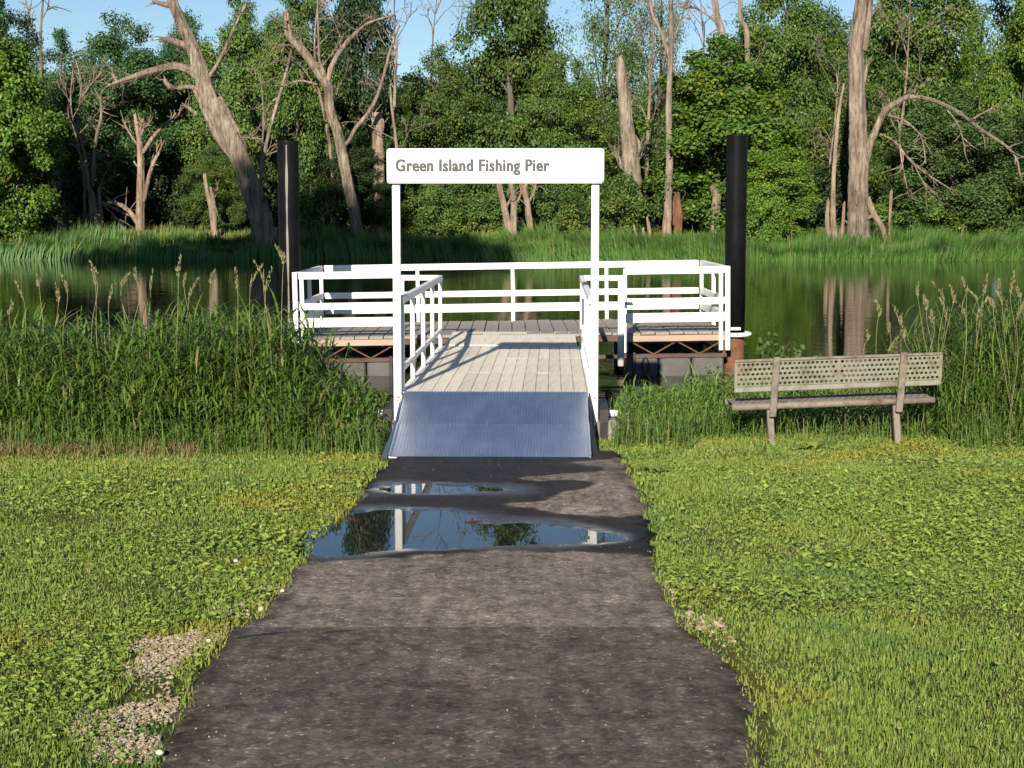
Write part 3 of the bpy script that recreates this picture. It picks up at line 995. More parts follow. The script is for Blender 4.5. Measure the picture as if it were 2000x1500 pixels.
keep = (rng.uniform(0, 1, len(x)) < dens * np.clip((pn - .22) / .35, .08, 1)) & (polydist(x, y, GRAV) > -.02)
x, y = x[keep], y[keep]
s = rng.uniform(.010, .036, len(x)) * (.75 + .5 * vnoise(x, y, 2.6, 66)) * (1 + .04 * (y - 5))
v, f = broadleaves(x, y, gz(y) + rng.uniform(.008, .05, len(x)), s, 41, 1.0)
o = link('broadleaf_weeds', np_mesh('broadleaf_weeds', v, f, M['weed']))
tag(o, 'broad-leaved clover and weeds mixed through the lawn', 'weeds', kind='stuff')

# larger tufts of weeds in the lawn
def rosette(px, py, r0, n, label):
    c = G(px, py)
    rr = np.random.default_rng(px)
    m = MB()
    for k in range(n):
        a = 2 * math.pi * k / n + rr.uniform(-.3, .3); Lk = r0 * rr.uniform(.7, 1.2)
        d = np.array([math.cos(a), math.sin(a), 0]); p = np.array([-d[1], d[0], 0]); wk = Lk * .16
        up = rr.uniform(.35, .8)
        pts = [np.zeros(3), d * Lk * .4 + [0, 0, Lk * up * .5], d * Lk * .75 + [0, 0, Lk * up * .62], d * Lk + [0, 0, Lk * up * .45]]
        ws = [.25, 1, .8, .1]
        v = []
        for q, w_ in zip(pts, ws): v += [q - p * wk * w_, q + p * wk * w_]
        m.add(v, [(0, 1, 3, 2), (2, 3, 5, 4), (4, 5, 7, 6)])
    o = m.build('dandelion_plant', M['weed']); o.location = c
    tag(o, label, 'weed')
rosette(425, 1215, .10, 8, 'broad-leaved weed rosette beside the gravel patch')
rosette(330, 1228, .09, 7, 'broad-leaved weed at the head of the gravel patch')
rosette(1590, 880, .20, 9, 'low weed rosette in grass below the bench')
rosette(1275, 925, .16, 9, 'leafy weed where lawn meets path near the ramp')

# gravel
def gravel(n, poly, seed, smin, smax, name, label):
    r = np.random.default_rng(seed)
    q = np.array(poly)
    x = r.uniform(q[:, 0].min(), q[:, 0].max(), n); y = r.uniform(q[:, 1].min(), q[:, 1].max(), n)
    k = (polydist(x, y, poly) < .34 * (vnoise(x, y, 4, seed) - .42)) & (r.uniform(0, 1, n) < np.clip((vnoise(x, y, 4.1, seed + 9) - .25) * 3, .05, 1)) & ((x < edgeL(y) + .01) | (x > edgeR(y) - .01))
    x, y = x[k], y[k]; n = len(x)
    base = np.array([[1, 0, 0], [.5, .85, .05], [-.5, .8, 0], [-1, .05, 0], [-.5, -.85, .05], [.5, -.8, 0], [.3, .1, .6], [-.35, -.1, .55]])
    fc = np.array([[0, 1, 6], [1, 2, 6], [2, 7, 6], [2, 3, 7], [3, 4, 7], [4, 5, 7], [5, 6, 7], [5, 0, 6]])
    s = r.uniform(smin, smax, n) * np.where(r.uniform(0, 1, n) < .04, 1.9, 1.0); a = r.uniform(0, 6.28, n)
    jit = r.uniform(.75, 1.25, (n, 8, 3))
    b = base[None] * jit
    X = b[..., 0] * np.cos(a)[:, None] - b[..., 1] * np.sin(a)[:, None] * .8
    Yv = b[..., 0] * np.sin(a)[:, None] + b[..., 1] * np.cos(a)[:, None] * .8
    v = np.stack([x[:, None] + X * s[:, None], y[:, None] + Yv * s[:, None], (gz(y) + r.uniform(-.004, .010, n))[:, None] + b[..., 2] * s[:, None]], -1)
    ff = (np.arange(n)[:, None, None] * 8 + fc[None]).reshape(-1, 3)
    o = link(name, np_mesh(name, v.reshape(-1, 3), [ff], M['gravelm']))
    tag(o, label, 'gravel', kind='stuff')
M['gravelm'] = mat_leaf('gravel_stones', [(.26, .19, .12), (.42, .325, .215), (.55, .45, .32), (.33, .25, .165)], transl=0.0, rough=.9)
gravel(12000, GRAV, 51, .003, .011, 'gravel', 'pale tan gravel showing through grass beside the path')
GR2 = polyG([(1290, 1125), (1320, 1150), (1345, 1190), (1420, 1230), (1400, 1265), (1345, 1230), (1310, 1190), (1285, 1150)])
gravel(420, GR2, 52, .010, .022, 'gravel', 'small scatter of gravel at the right edge of the path')
GR3 = polyG([(430, 1240), (500, 1212), (560, 1150), (540, 1120), (470, 1165), (400, 1215)])
gravel(380, GR3, 53, .009, .020, 'gravel', 'thin gravel scatter where grass meets the path seam')
for k, (px, py, s, lab) in enumerate(((312, 1489, .013, 'pale round stone at the bottom left edge of the path'),
                                      (552, 1166, .011, 'small white stone on the path edge just nearer than the puddle'),
                                      (408, 1265, .010, 'small pale stone at the path edge above the gravel patch'),
                                      (461, 1107, .014, 'pale stone half hidden in the grass left of the path'))):
    p = G(px, py)
    m = MB(); r = np.random.default_rng(60 + k)
    v = []; nn = 7
    for j, (zz, rr) in enumerate(((-.5, .6), (0, 1), (.5, .8), (.75, .35))):
        for i in range(nn):
            a = 2 * math.pi * i / nn
            q = rr * r.uniform(.85, 1.15)
            v.append((s * 1.2 * q * math.cos(a), s * q * math.sin(a), s * zz))
    f = [(j * nn + i, j * nn + (i + 1) % nn, (j + 1) * nn + (i + 1) % nn, (j + 1) * nn + i) for j in range(3) for i in range(nn)] + [tuple(3 * nn + i for i in range(nn))]
    o = m.add(v, f).build('stone', M['stone'], None, True)
    o.location = (p[0], p[1], p[2] + .03 + s * .3)
    tag(o, lab, 'stone')

# ------------------------------------------------------------------ tall reeds on the near shore
def reeds(name, x, y, h, seed, mat, label, nleaf=7, lw=.021, ll=(.20, .42)):
    r = np.random.default_rng(seed); n = len(x)
    la = r.uniform(0, 2 * math.pi, n); ln = np.abs(r.normal(0, .17, n))
    top = np.stack([x + np.cos(la) * np.sin(ln) * h, y + np.sin(la) * np.sin(ln) * h, gz(y) + h * np.cos(ln)], -1)
    bot = np.stack([x, y, gz(y) - .05], -1)
    sv = np.empty((n, 4, 3), np.float32)
    a = r.uniform(0, 6.28, n); d = np.stack([np.cos(a), np.sin(a), np.zeros(n)], -1) * .0045
    sv[:, 0] = bot - d; sv[:, 1] = bot + d; sv[:, 2] = top + d * .5; sv[:, 3] = top - d * .5
    sf = np.arange(n)[:, None] * 4 + np.array([0, 1, 2, 3])
    m = n * nleaf
    idx = np.repeat(np.arange(n), nleaf)
    t = np.tile(np.linspace(.12, .98, nleaf), n) + r.normal(0, .05, m)
    t = np.clip(t, .05, 1)
    base = bot[idx] + (top - bot)[idx] * t[:, None]
    az = r.uniform(0, 2 * math.pi, m)
    Lf = r.uniform(*ll, m) * np.clip(h[idx] / 1.0, .45, 1.15)
    e0 = np.radians(r.uniform(25, 80, m)); droop = r.uniform(.4, 2.2, m)
    dirh = np.stack([np.cos(az), np.sin(az), np.zeros(m)], -1)
    side = np.stack([-np.sin(az), np.cos(az), np.zeros(m)], -1)
    w = lw * r.uniform(.7, 1.3, m)
    ts = np.array([0, .3, .65, 1.0]); ws = np.array([.5, 1, .8, .08])
    v = np.empty((m, 8, 3), np.float32)
    for k in range(4):
        tk = ts[k]
        ang = e0 - droop * tk
        p = base + dirh * (Lf * tk * np.cos(e0 - droop * tk * .6))[:, None]
        p[:, 2] += Lf * tk * np.sin(e0 - droop * tk * .6)
        tw = side * (w * ws[k] / 2)[:, None]
        v[:, 2 * k] = p - tw; v[:, 2 * k + 1] = p + tw
    b = np.arange(m)[:, None] * 8 + 4 * n
    fs = [sf] + [b + np.array([2 * k, 2 * k + 1, 2 * k + 3, 2 * k + 2]) for k in range(3)]
    o = link(name, np_mesh(name, np.concatenate([sv.reshape(-1, 3), v.reshape(-1, 3)]), fs, mat))
    tag(o, label, 'reeds', kind='stuff')

def topz(pxs, tops, X, Y0=15.2):
    zs = [P(a, b, Y0)[2] for a, b in zip(pxs, tops)]
    xs = [P(a, b, Y0)[0] for a, b in zip(pxs, tops)]
    return np.interp(X, xs, zs)
def reedpatch(n, xr, yr, prof, seed, lo=.72, hi=1.06):
    r = np.random.default_rng(seed)
    x = r.uniform(*xr, n); y = yr[0] + (yr[1] - yr[0]) * r.uniform(0, 1, n)
    front = .55 * (vnoise(x, y * 0, 1.2, seed) - .35) + .25 * vnoise(x, y * 0, 4.5, seed + 1)
    k = y > yr[0] + front
    x, y = x[k], y[k]
    h = (topz(*prof, x) - gz(y)) * r.uniform(lo, hi, len(x))
    h *= .84 * np.clip(.5 + (y - yr[0] - front[k]) * .8, .45, 1) * (.8 + .4 * vnoise(x, y, 2.2, seed + 5))
    return x, y, np.maximum(h, .12)
profL = ([-600, 0, 100, 300, 480, 560, 610, 650, 700, 760], [640, 635, 630, 622, 605, 612, 680, 720, 745, 815])
x, y, h = reedpatch(7600, (-8.6, -1.28), (13.85, 16.6), profL, 71)
reeds('reed_grass', x, y, h, 72, M['reed'], 'tall dark green reed grass on the shore left of the gangway')
profM = ([1190, 1230, 1300, 1420, 1500, 1700, 1790, 1830], [815, 770, 745, 738, 755, 755, 750, 735])
x, y, h = reedpatch(2500, (.92, 4.4), (15.0, 16.8), profM, 73)
reeds('reed_grass', x, y, h, 74, M['reed'], 'shorter green shore grass between the gangway and the bench', 7, .016, (.18, .34))
profR = ([1800, 1845, 1890, 1940, 2000, 2500], [740, 690, 625, 600, 590, 580])
x, y, h = reedpatch(4300, (4.2, 8.8), (14.5, 16.8), profR, 75)
reeds('reed_grass', x, y, h, 76, M['reed_y'], 'tall bright reed grass at the right beyond the bench', 7, .014, (.3, .5))
# soft fringe between lawn and reeds
r = np.random.default_rng(77)
x = np.concatenate([r.uniform(-8.6, -1.2, 3600), r.uniform(.95, 8.8, 3600)]); y = r.uniform(13.6, 15.3, len(x))
k = ((x < 0) | (y > 14.75) | ((y > 14.1) & ((x < 1.7) | (x > 4.2))))
x, y = x[k], y[k]
reeds('fringe_grass', x, y, r.uniform(.10, .30, len(x)), 78, M['reed_y'], 'low unmown grass fringe along the foot of the reeds', 5, .010, (.14, .26))
# dry thatch at the foot of the left reeds
n = 2600
x = r.uniform(-5.2, -2.85, n); y = r.normal(13.83, .13, n)
v, f = tri_blades(x, y, gz(y) + r.uniform(0, .05, n), r.uniform(.06, .16, n), r.uniform(.004, .008, n), 1.5, 79)
o = link('dry_thatch', np_mesh('dry_thatch', v, f, M['thatch']))
tag(o, 'dry brown thatch at the foot of the left reeds', 'thatch', kind='stuff')

# seed heads
def plumes(name, heads, Y, seed, label, lean):
    r = np.random.default_rng(seed)
    V = []; Fq = []; n0 = 0
    sv = []
    for (px, py) in heads:
        Yk = Y + r.uniform(-.5, .6)
        top = P(px, py, Yk)
        base = np.array([top[0] + lean * r.uniform(-.25, .5), Yk + r.uniform(-.1, .1), gz(Yk)])
        c = catmull([base, base + (top - base) * .55 + [r.normal(0, .05), 0, .06], base + (top - base) * .85 + [r.normal(0, .03), 0, .03], top], 6)
        for i in range(len(c) - 1):
            w = .0022
            sv += [c[i] - [w, 0, 0], c[i] + [w, 0, 0], c[i + 1] + [w * .8, 0, 0], c[i + 1] - [w * .8, 0, 0]]
        d = c[-1] - c[-3]; d /= np.linalg.norm(d)
        d2 = d + np.array([r.uniform(-.8, .8) - lean * .4, 0, -.5]); d2 /= np.linalg.norm(d2)
        Lh = r.uniform(.10, .26); m = 60
        t = r.uniform(0, 1, m); rad = r.uniform(.008, .017) * np.sin(np.pi * np.clip(t * .9 + .08, 0, 1)) ** .8 + .003
        a = r.uniform(0, 6.28, m)
        ax = top[None] - d * Lh * .55 + d[None] * (t * Lh)[:, None] * .6 + d2[None] * (t * t * Lh)[:, None] * .5
        off = np.stack([np.cos(a), np.sin(a), np.zeros(m)], -1) * (rad * r.uniform(.3, 1, m))[:, None]
        p = ax + off
        q = off * .9 + d[None] * .028
        s = np.cross(q, r.normal(0, 1, (m, 3))); s /= np.linalg.norm(s, axis=1, keepdims=True); s *= .006
        for k in range(m):
            V += [p[k] - s[k], p[k] + s[k], p[k] + q[k]]
    nS = len(sv)
    v = np.array(sv + V)
    fs = [np.arange(nS).reshape(-1, 4), np.arange(nS, nS + len(V)).reshape(-1, 3)]
    o = link(name, np_mesh(name, v, fs, M['plume']))
    tag(o, label, 'reeds', kind='stuff')
headsL = [(40, 565), (75, 548), (115, 572), (20, 600), (130, 548), (185, 540), (188, 525), (215, 572), (240, 545), (262, 535), (295, 545), (347, 518), (358, 545), (372, 560), (412, 540), (462, 545), (492, 535), (515, 525), (520, 545), (555, 492)]
plumes('reed_plumes', headsL, 15.0, 81, 'pale seed heads rising above the left reeds', .25)
r = np.random.default_rng(83)
headsR = [(1790, 565), (1812, 590), (1840, 562), (1868, 572), (1890, 556), (1905, 575), (1925, 556), (1948, 566), (1975, 552), (1992, 570), (1762, 610), (1722, 600), (1735, 640), (1770, 640), (1820, 620), (1850, 600), (1880, 600), (1912, 600), (1940, 590), (1965, 585), (1990, 600), (2020, 560), (2050, 570), (1700, 655), (1745, 665)]
plumes('reed_plumes', headsR, 15.2, 82, 'pale seed heads of the reeds leaning beyond the bench', .9)
# small stake among the left reeds
st = P(284, 590, 15.0)
o = MB().tube([(0, 0, 0), (.01, 0, .5), (-.012, 0, st[2] - .1)], [.035, .03, .024], 8, .12).build('wooden_stake', M['palewood'])
o.location = (st[0], 15.0, .1)
tag(o, 'short brown wooden stake standing in the left reeds', 'stake')

# ------------------------------------------------------------------ far bank grass
def bankgrass(n, yr, hr, wr, mat, name, label, seed, pw_=1.0):
    r = np.random.default_rng(seed)
    y = yr[0] + (yr[1] - yr[0]) * r.uniform(0, 1, n) ** pw_
    x = r.uniform(-1, 1, n) * (y * .345 + 3)
    y = y - (1.6 * np.sin(x * .13) + .7 * np.sin(x * .31 + 2)) * np.clip((83 - y) / 4, 0, 1)
    hn = (.4 + 1.1 * vnoise(x, y, .35, 91)) * (.5 + 1.0 * vnoise(x, y, 1.6, 94))
    v, f = tri_blades(x, y, gz(np.where(y < 82, y + (1.6 * np.sin(x * .13) + .7 * np.sin(x * .31 + 2)), y)), r.uniform(*hr, n) * hn, r.uniform(*wr, n), .45, seed)
    o = link(name, np_mesh(name, v, f, mat))
    tag(o, label, 'grass', kind='stuff')
bankgrass(60000, (77.0, 83.5), (.45, .95), (.03, .06), M['fargrass'], 'bank_grass', 'tall green grass along the far water edge', 91)
bankgrass(1100, (77.2, 82.0), (.7, 1.2), (.03, .07), M['plume'], 'bank_stalks', 'scattered pale dead stalks in the far bank grass', 93)
bankgrass(30000, (82.5, 92.0), (.25, .5), (.03, .07), M['farlawn'], 'bank_meadow', 'sunlit shorter grass between far bank and trees', 92)

# ------------------------------------------------------------------ living trees
def crown_mesh(name, seed, Hh, R, z0, shape, ncl, nlv, leaf, mat, droop=0.0, flat=.75, rcr=(.16, .30)):
    r = np.random.default_rng(seed)
    cs = []
    while len(cs) < ncl:
        t = r.uniform(0, 1)
        w = shape(t)
        if r.uniform(0, 1) > w + .08: continue
        a = r.uniform(0, 2 * math.pi)
        rr = R * w * (r.uniform(0, 1) ** .45) * (1 + .16 * math.sin(3 * a + seed) + .1 * math.sin(5 * a + 7 * t))
        cs.append((rr * math.cos(a), rr * math.sin(a), z0 + (Hh - z0) * t, R * r.uniform(*rcr) * (.55 + .6 * w)))
    cs = np.array(cs)
    per = r.multinomial(nlv, cs[:, 3] ** 2 / (cs[:, 3] ** 2).sum())
    idx = np.repeat(np.arange(ncl), per); n = len(idx)
    d = r.normal(0, 1, (n, 3)); d /= np.linalg.norm(d, axis=1, keepdims=True)
    rad = cs[idx, 3] * (.25 + .85 * r.uniform(0, 1, n) ** .6)
    # ragged clumps
    p = cs[idx, :3] + d * rad[:, None] * np.array([1, 1, flat])
    p += r.normal(0, .20 * R / 5, (n, 3))
    if droop: p[:, 2] -= droop * (np.hypot(p[:, 0], p[:, 1]) / R) ** 2 * r.uniform(.2, 1, n)
    p[:, 2] = np.maximum(p[:, 2], .15)
    out = np.stack([p[:, 0], p[:, 1], np.zeros(n)], -1) / R
    nr = d * .55 + out * .4 + np.array([0, 0, .45]) + r.normal(0, .55, (n, 3))
    nr /= np.linalg.norm(nr, axis=1, keepdims=True)
    u = r.normal(0, 1, (n, 3)) + np.array([0, 0, -.5])
    u -= nr * np.sum(u * nr, -1, keepdims=True); u /= np.linalg.norm(u, axis=1, keepdims=True)
    w = np.cross(nr, u)
    s = leaf * r.uniform(.6, 1.35, n)[:, None]
    v = np.empty((n, 4, 3), np.float32)
    v[:, 0] = p - u * s * .5; v[:, 1] = p + w * s * .34 + nr * s * .08; v[:, 2] = p + u * s * .5; v[:, 3] = p - w * s * .34 + nr * s * .08
    f = np.arange(n)[:, None] * 4 + np.array([0, 1, 2, 3])
    me = np_mesh(name, v.reshape(-1, 3), [f], mat)
    # trunk with limbs
    m = MB()
    tr = .028 * Hh * .6
    bend = r.uniform(-.3, .3, (4, 2))
    tp = catmull([(0, 0, -.4), (bend[0, 0], bend[0, 1], Hh * .3), (bend[1, 0], bend[1, 1], Hh * .6), (bend[2, 0] * .5, bend[2, 1] * .5, Hh * .9)], 5)
    m.tube(tp, [tr, tr * .8, tr * .5, tr * .12], 8, .1, seed=seed)
    for k in r.choice(ncl, min(ncl, 26), replace=False):
        c = cs[k, :3]
        hz = max(Hh * .12, c[2] - .7 * math.hypot(c[0], c[1]) - r.uniform(0, 1))
        i = np.argmin(np.abs(tp[:, 2] - hz))
        s0 = tp[i]
        mid = (s0 + c) / 2 + np.array([0, 0, .12 * np.linalg.norm(c - s0)]) + r.normal(0, .15, 3)
        rb = tr * .33 * (1 - .5 * hz / Hh)
        m.tube(catmull([s0, mid, c], 4), [rb, rb * .6, rb * .15], 5, .1, seed=int(k))
    tm_ = bpy.data.meshes.new(name + '_trunk')
    tm_.from_pydata(m.v, [], m.f); tm_.materials.append(M['bark'])
    return me, tm_
ov = lambda t: max(0.02, math.sin(math.pi * min(1, t ** .75 * .93 + .07)) ** .7)
con = lambda t: max(.03, (1 - t) ** .75 * min(1, .55 + t * 3))
rnd = lambda t: max(.05, math.sqrt(max(0, 1 - (2 * t - 1) ** 2)))
bush = lambda t: max(.1, math.sqrt(max(0, 1 - (t * .95) ** 2)))
# reference size: height 18, radius 5 (bushes 4 and 2.5)
brd = lambda t: max(.08, math.sin(math.pi * (t ** 1.3 * .8 + .1)))
CR = {
    'broad': crown_mesh('broad_crown', 108, 18, 5, 5.0, brd, 120, 30000, .42, M['leaf_mid']),
    'maple': crown_mesh('maple_crown', 101, 18, 5, 1.2, ov, 125, 58000, .29, M['leaf_maple'], rcr=(.13, .27)),
    'oval': crown_mesh('oval_crown', 102, 18, 5, 1.8, ov, 125, 66000, .215, M['leaf_mid'], rcr=(.12, .27)),
    'oval2': crown_mesh('oval_crown_b', 103, 18, 5, 2.6, ov, 95, 60000, .225, M['leaf_mid'], rcr=(.13, .28)),
    'cone': crown_mesh('cone_crown', 104, 18, 5, 1.2, con, 140, 66000, .20, M['leaf_mid'], droop=1.0, rcr=(.12, .26)),
    'thin': crown_mesh('thin_crown', 105, 18, 5, 2.0, ov, 90, 22000, .16, M['leaf_willow'], droop=1.5, rcr=(.14, .26)),
    'bushweed': crown_mesh('weed_crown', 109, 4, 2.5, .3, rnd, 22, 420, .30, M['leaf_willow']),
    'bush': crown_mesh('bush_crown', 106, 4, 2.5, .2, bush, 60, 13000, .17, M['leaf_mid']),
    'bush2': crown_mesh('bush_crown_b', 107, 4, 2.5, .2, rnd, 50, 12000, .19, M['leaf_mid']),
}
def tree(kind, px, Y, top, hw, mat, label, rot=None, name='leafy_tree', group='trees on the far bank', trunk=True, x=None, H=None, R=None):
    me, tm_ = CR[kind]
    small = kind.startswith('bush')
    if x is None: x = float(P(px, 470, Y)[0])
    zb = float(gz(Y))
    if H is None: H = float(P(px, top, Y)[2]) - zb
    if R is None: R = hw * Y / 2985.0
    e = empty(name, (x, Y, zb), label, 'shrub' if small else 'tree', group)
    e.scale = (R / (2.5 if small else 5), R / (2.5 if small else 5), H / (4 if small else 18))
    e.rotation_euler = (0, 0, random.uniform(0, 6.28) if rot is None else rot)
    c = link('crown', me, e)
    c.material_slots[0].link = 'OBJECT'; c.material_slots[0].material = M[mat]
    if trunk: link('trunk', tm_, e)
    return e
T = [
    ('maple', -5, 80.5, 20, 112, 'leaf_maple', 'bright yellow-green tree overhanging the water at the left edge'),
    ('maple', -150, 79.5, -60, 120, 'leaf_mid', 'unseen bank tree added outside the left edge to shade the wood'),  # out of view, added so its shadow darkens the wood behind the snags
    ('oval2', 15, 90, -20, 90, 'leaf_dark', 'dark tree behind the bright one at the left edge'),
    ('oval', 245, 97, 22, 118, 'leaf_blue', 'rounded blue-green tree behind the two pale bare snags'),
    ('oval2', 130, 101, 62, 80, 'leaf_blue', 'lower blue-green tree between left edge and bare snags'),
    ('oval', 370, 103, 18, 90, 'leaf_blue', 'blue-green tree directly behind the leaning dead trunk'),
    ('oval2', 470, 98, -25, 95, 'leaf_mid', 'green tree just right of the leaning dead trunk'),
    ('oval', 585, 94, -60, 85, 'leaf_mid', 'tall green tree behind the pale forked dead tree'),
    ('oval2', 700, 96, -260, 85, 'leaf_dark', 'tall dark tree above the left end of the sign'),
    ('cone', 1000, 93, -290, 140, 'leaf_mid', 'tall pointed green tree rising behind the middle of the sign'),
    ('oval', 862, 92, 85, 95, 'leaf_mid', 'lower green tree left of the tall pointed one'),
    ('oval', 1095, 90, 95, 90, 'leaf_mid', 'lower green tree right of the tall pointed one'),
    ('thin', 1180, 99, -270, 110, 'leaf_willow', 'thin pale-leaved tree with sky showing through it'),
    ('thin', 1285, 97, -150, 70, 'leaf_willow', 'thin pale tree beside the slender straight trunk'),
    ('maple', 1400, 88, 75, 150, 'leaf_maple', 'broad bright green tree behind the right black pile'),
    ('maple', 1510, 84, 270, 85, 'leaf_maple', 'low bright leafy tree between right pile and big bare trunk'),
    ('oval', 1530, 97, -90, 115, 'leaf_mid', 'tall tree behind the broad one near the right pile'),
    ('oval', 1790, 98, -140, 130, 'leaf_mid', 'tall green tree right of the big bare trunk'),
    ('oval2', 1990, 90, -160, 110, 'leaf_maple', 'tall tree at the top right corner with overhanging branches'),
    ('oval', 1860, 87, 165, 130, 'leaf_willow', 'yellow-green willow under the arching bare branch'),
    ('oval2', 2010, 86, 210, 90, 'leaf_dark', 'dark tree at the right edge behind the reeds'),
    ('oval2', 1200, 94, 220, 70, 'leaf_mid', 'green tree wrapped round the broken shaggy snag'),
    ('oval', 1640, 95, 60, 80, 'leaf_mid', 'green tree directly left of the big bare trunk'),
    ('oval', 420, 88, 270, 55, 'leaf_mid', 'small green tree with two pale stems left of the left pile'),
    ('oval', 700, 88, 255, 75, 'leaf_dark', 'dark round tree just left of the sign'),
]
for k, (kind, px, Y, top, hw, mat, lab) in enumerate(T):
    tree(kind, px, Y, top, hw, mat, lab)
B = [
    ('bush2', 600, 86, 350, 60, 'leaf_mid', 'green shrub at the bank right of the left pile'),
    ('bush', 845, 86.5, 375, 70, 'leaf_mid', 'green shrub seen through the sign frame on the left'),
    ('bush2', 940, 89, 380, 70, 'leaf_mid', 'dark shrub seen through the middle of the sign frame'),
    ('bush', 1090, 87, 365, 60, 'leaf_mid', 'green shrub seen at the right inside the sign frame'),
    ('bush2', 1215, 86, 345, 65, 'leaf_mid', 'green shrub below the broken shaggy snag'),
    ('bush', 1480, 81.5, 380, 60, 'leaf_maple', 'bright low shrub at the water edge right of the right pile'),
    ('bush2', 1780, 86, 380, 80, 'leaf_mid', 'green shrub at the foot of the arching bare branch'),
    ('bush', 1930, 85.5, 360, 95, 'leaf_mid', 'green shrub on the far bank above the right reeds'),
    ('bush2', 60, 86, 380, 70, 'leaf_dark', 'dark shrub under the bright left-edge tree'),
    ('bush', 330, 97, 330, 80, 'leaf_dark', 'dark shrub in the shade behind the bare snags'),  # dark leaves, here and on the next shrub, carry the wood's shade as colour
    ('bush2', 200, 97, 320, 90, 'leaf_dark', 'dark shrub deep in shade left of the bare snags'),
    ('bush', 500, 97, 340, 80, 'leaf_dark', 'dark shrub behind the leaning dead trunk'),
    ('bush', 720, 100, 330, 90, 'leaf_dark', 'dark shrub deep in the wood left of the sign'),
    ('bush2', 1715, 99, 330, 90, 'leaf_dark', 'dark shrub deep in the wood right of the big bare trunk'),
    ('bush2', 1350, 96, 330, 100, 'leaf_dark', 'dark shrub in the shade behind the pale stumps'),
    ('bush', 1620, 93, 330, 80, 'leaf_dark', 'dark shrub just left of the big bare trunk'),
]
for (kind, px, Y, top, hw, mat, lab) in B:
    tree(kind, px, Y, top, hw, mat, lab, name='shrub', group='shrubs on the far bank')
# the wood behind: trunks and crowns that close the gaps
back = [(-130, 109, 120, 'outside the left edge'), (-40, 116, 100, 'beyond the left-edge tree'), (60, 110, 150, 'below the leafless treetop at upper left'),
        (150, 118, 160, 'behind the splintered double snag'), (235, 112, 90, 'behind the pale forked snag'), (320, 121, 120, 'behind the long bare limb of the leaning tree'),
        (400, 113, 130, 'behind the crotch of the leaning tree'), (480, 119, 90, 'behind the thin leaning pole'), (560, 110, 130, 'behind the left black pile'),
        (640, 117, 60, 'behind the fork of the pale forked tree'), (730, 112, 110, 'behind the blond broken trunk'), (800, 120, 150, 'behind the left end of the sign'),
        (880, 111, 160, 'behind the first letters of the sign'), (960, 118, 100, 'behind the middle letters of the sign'), (1050, 113, 110, 'behind the last letters of the sign'),
        (1130, 120, 165, 'behind the right end of the sign'), (1210, 111, 150, 'behind the shaggy snag'), (1290, 118, 160, 'behind the slender straight trunk'),
        (1370, 112, 130, 'behind the sky gap left of the right pile'), (1450, 119, 60, 'behind the right black pile'), (1540, 111, 20, 'right of the right black pile'),
        (1630, 118, 30, 'left of the big bare trunk'), (1720, 112, 0, 'right of the big bare trunk'), (1810, 119, 40, 'above the peak of the arching bare branch'),
        (1900, 111, 150, 'below the small sky gap at upper right'), (1990, 118, 20, 'at the right edge'), (2090, 112, 0, 'outside the right edge')]
for k, (px, Y, top, where) in enumerate(back):
    tree(('oval', 'oval2', 'maple')[k % 3], px, Y, top, 95, ('leaf_mid', 'leaf_blue', 'leaf_dark')[k % 3],
         'distant background tree of the wood ' + where, name='woodland_tree', group='background trees of the far wood')
# a big tree on the near shore, out of view to the left: its shade falls on the far bank
tree('broad', 0, 13, 0, 0, 'leaf_mid', 'taller shade tree on the near shore beyond the left edge of view', name='shade_tree', group='trees on the near shore', x=-22.0, H=33.0, R=9.0, rot=.6)
tree('broad', 0, 14, 0, 0, 'leaf_mid', 'lower shade tree on the near shore farther out of view', name='shade_tree', group='trees on the near shore', x=-27.5, H=29.0, R=6.5, rot=2.6)

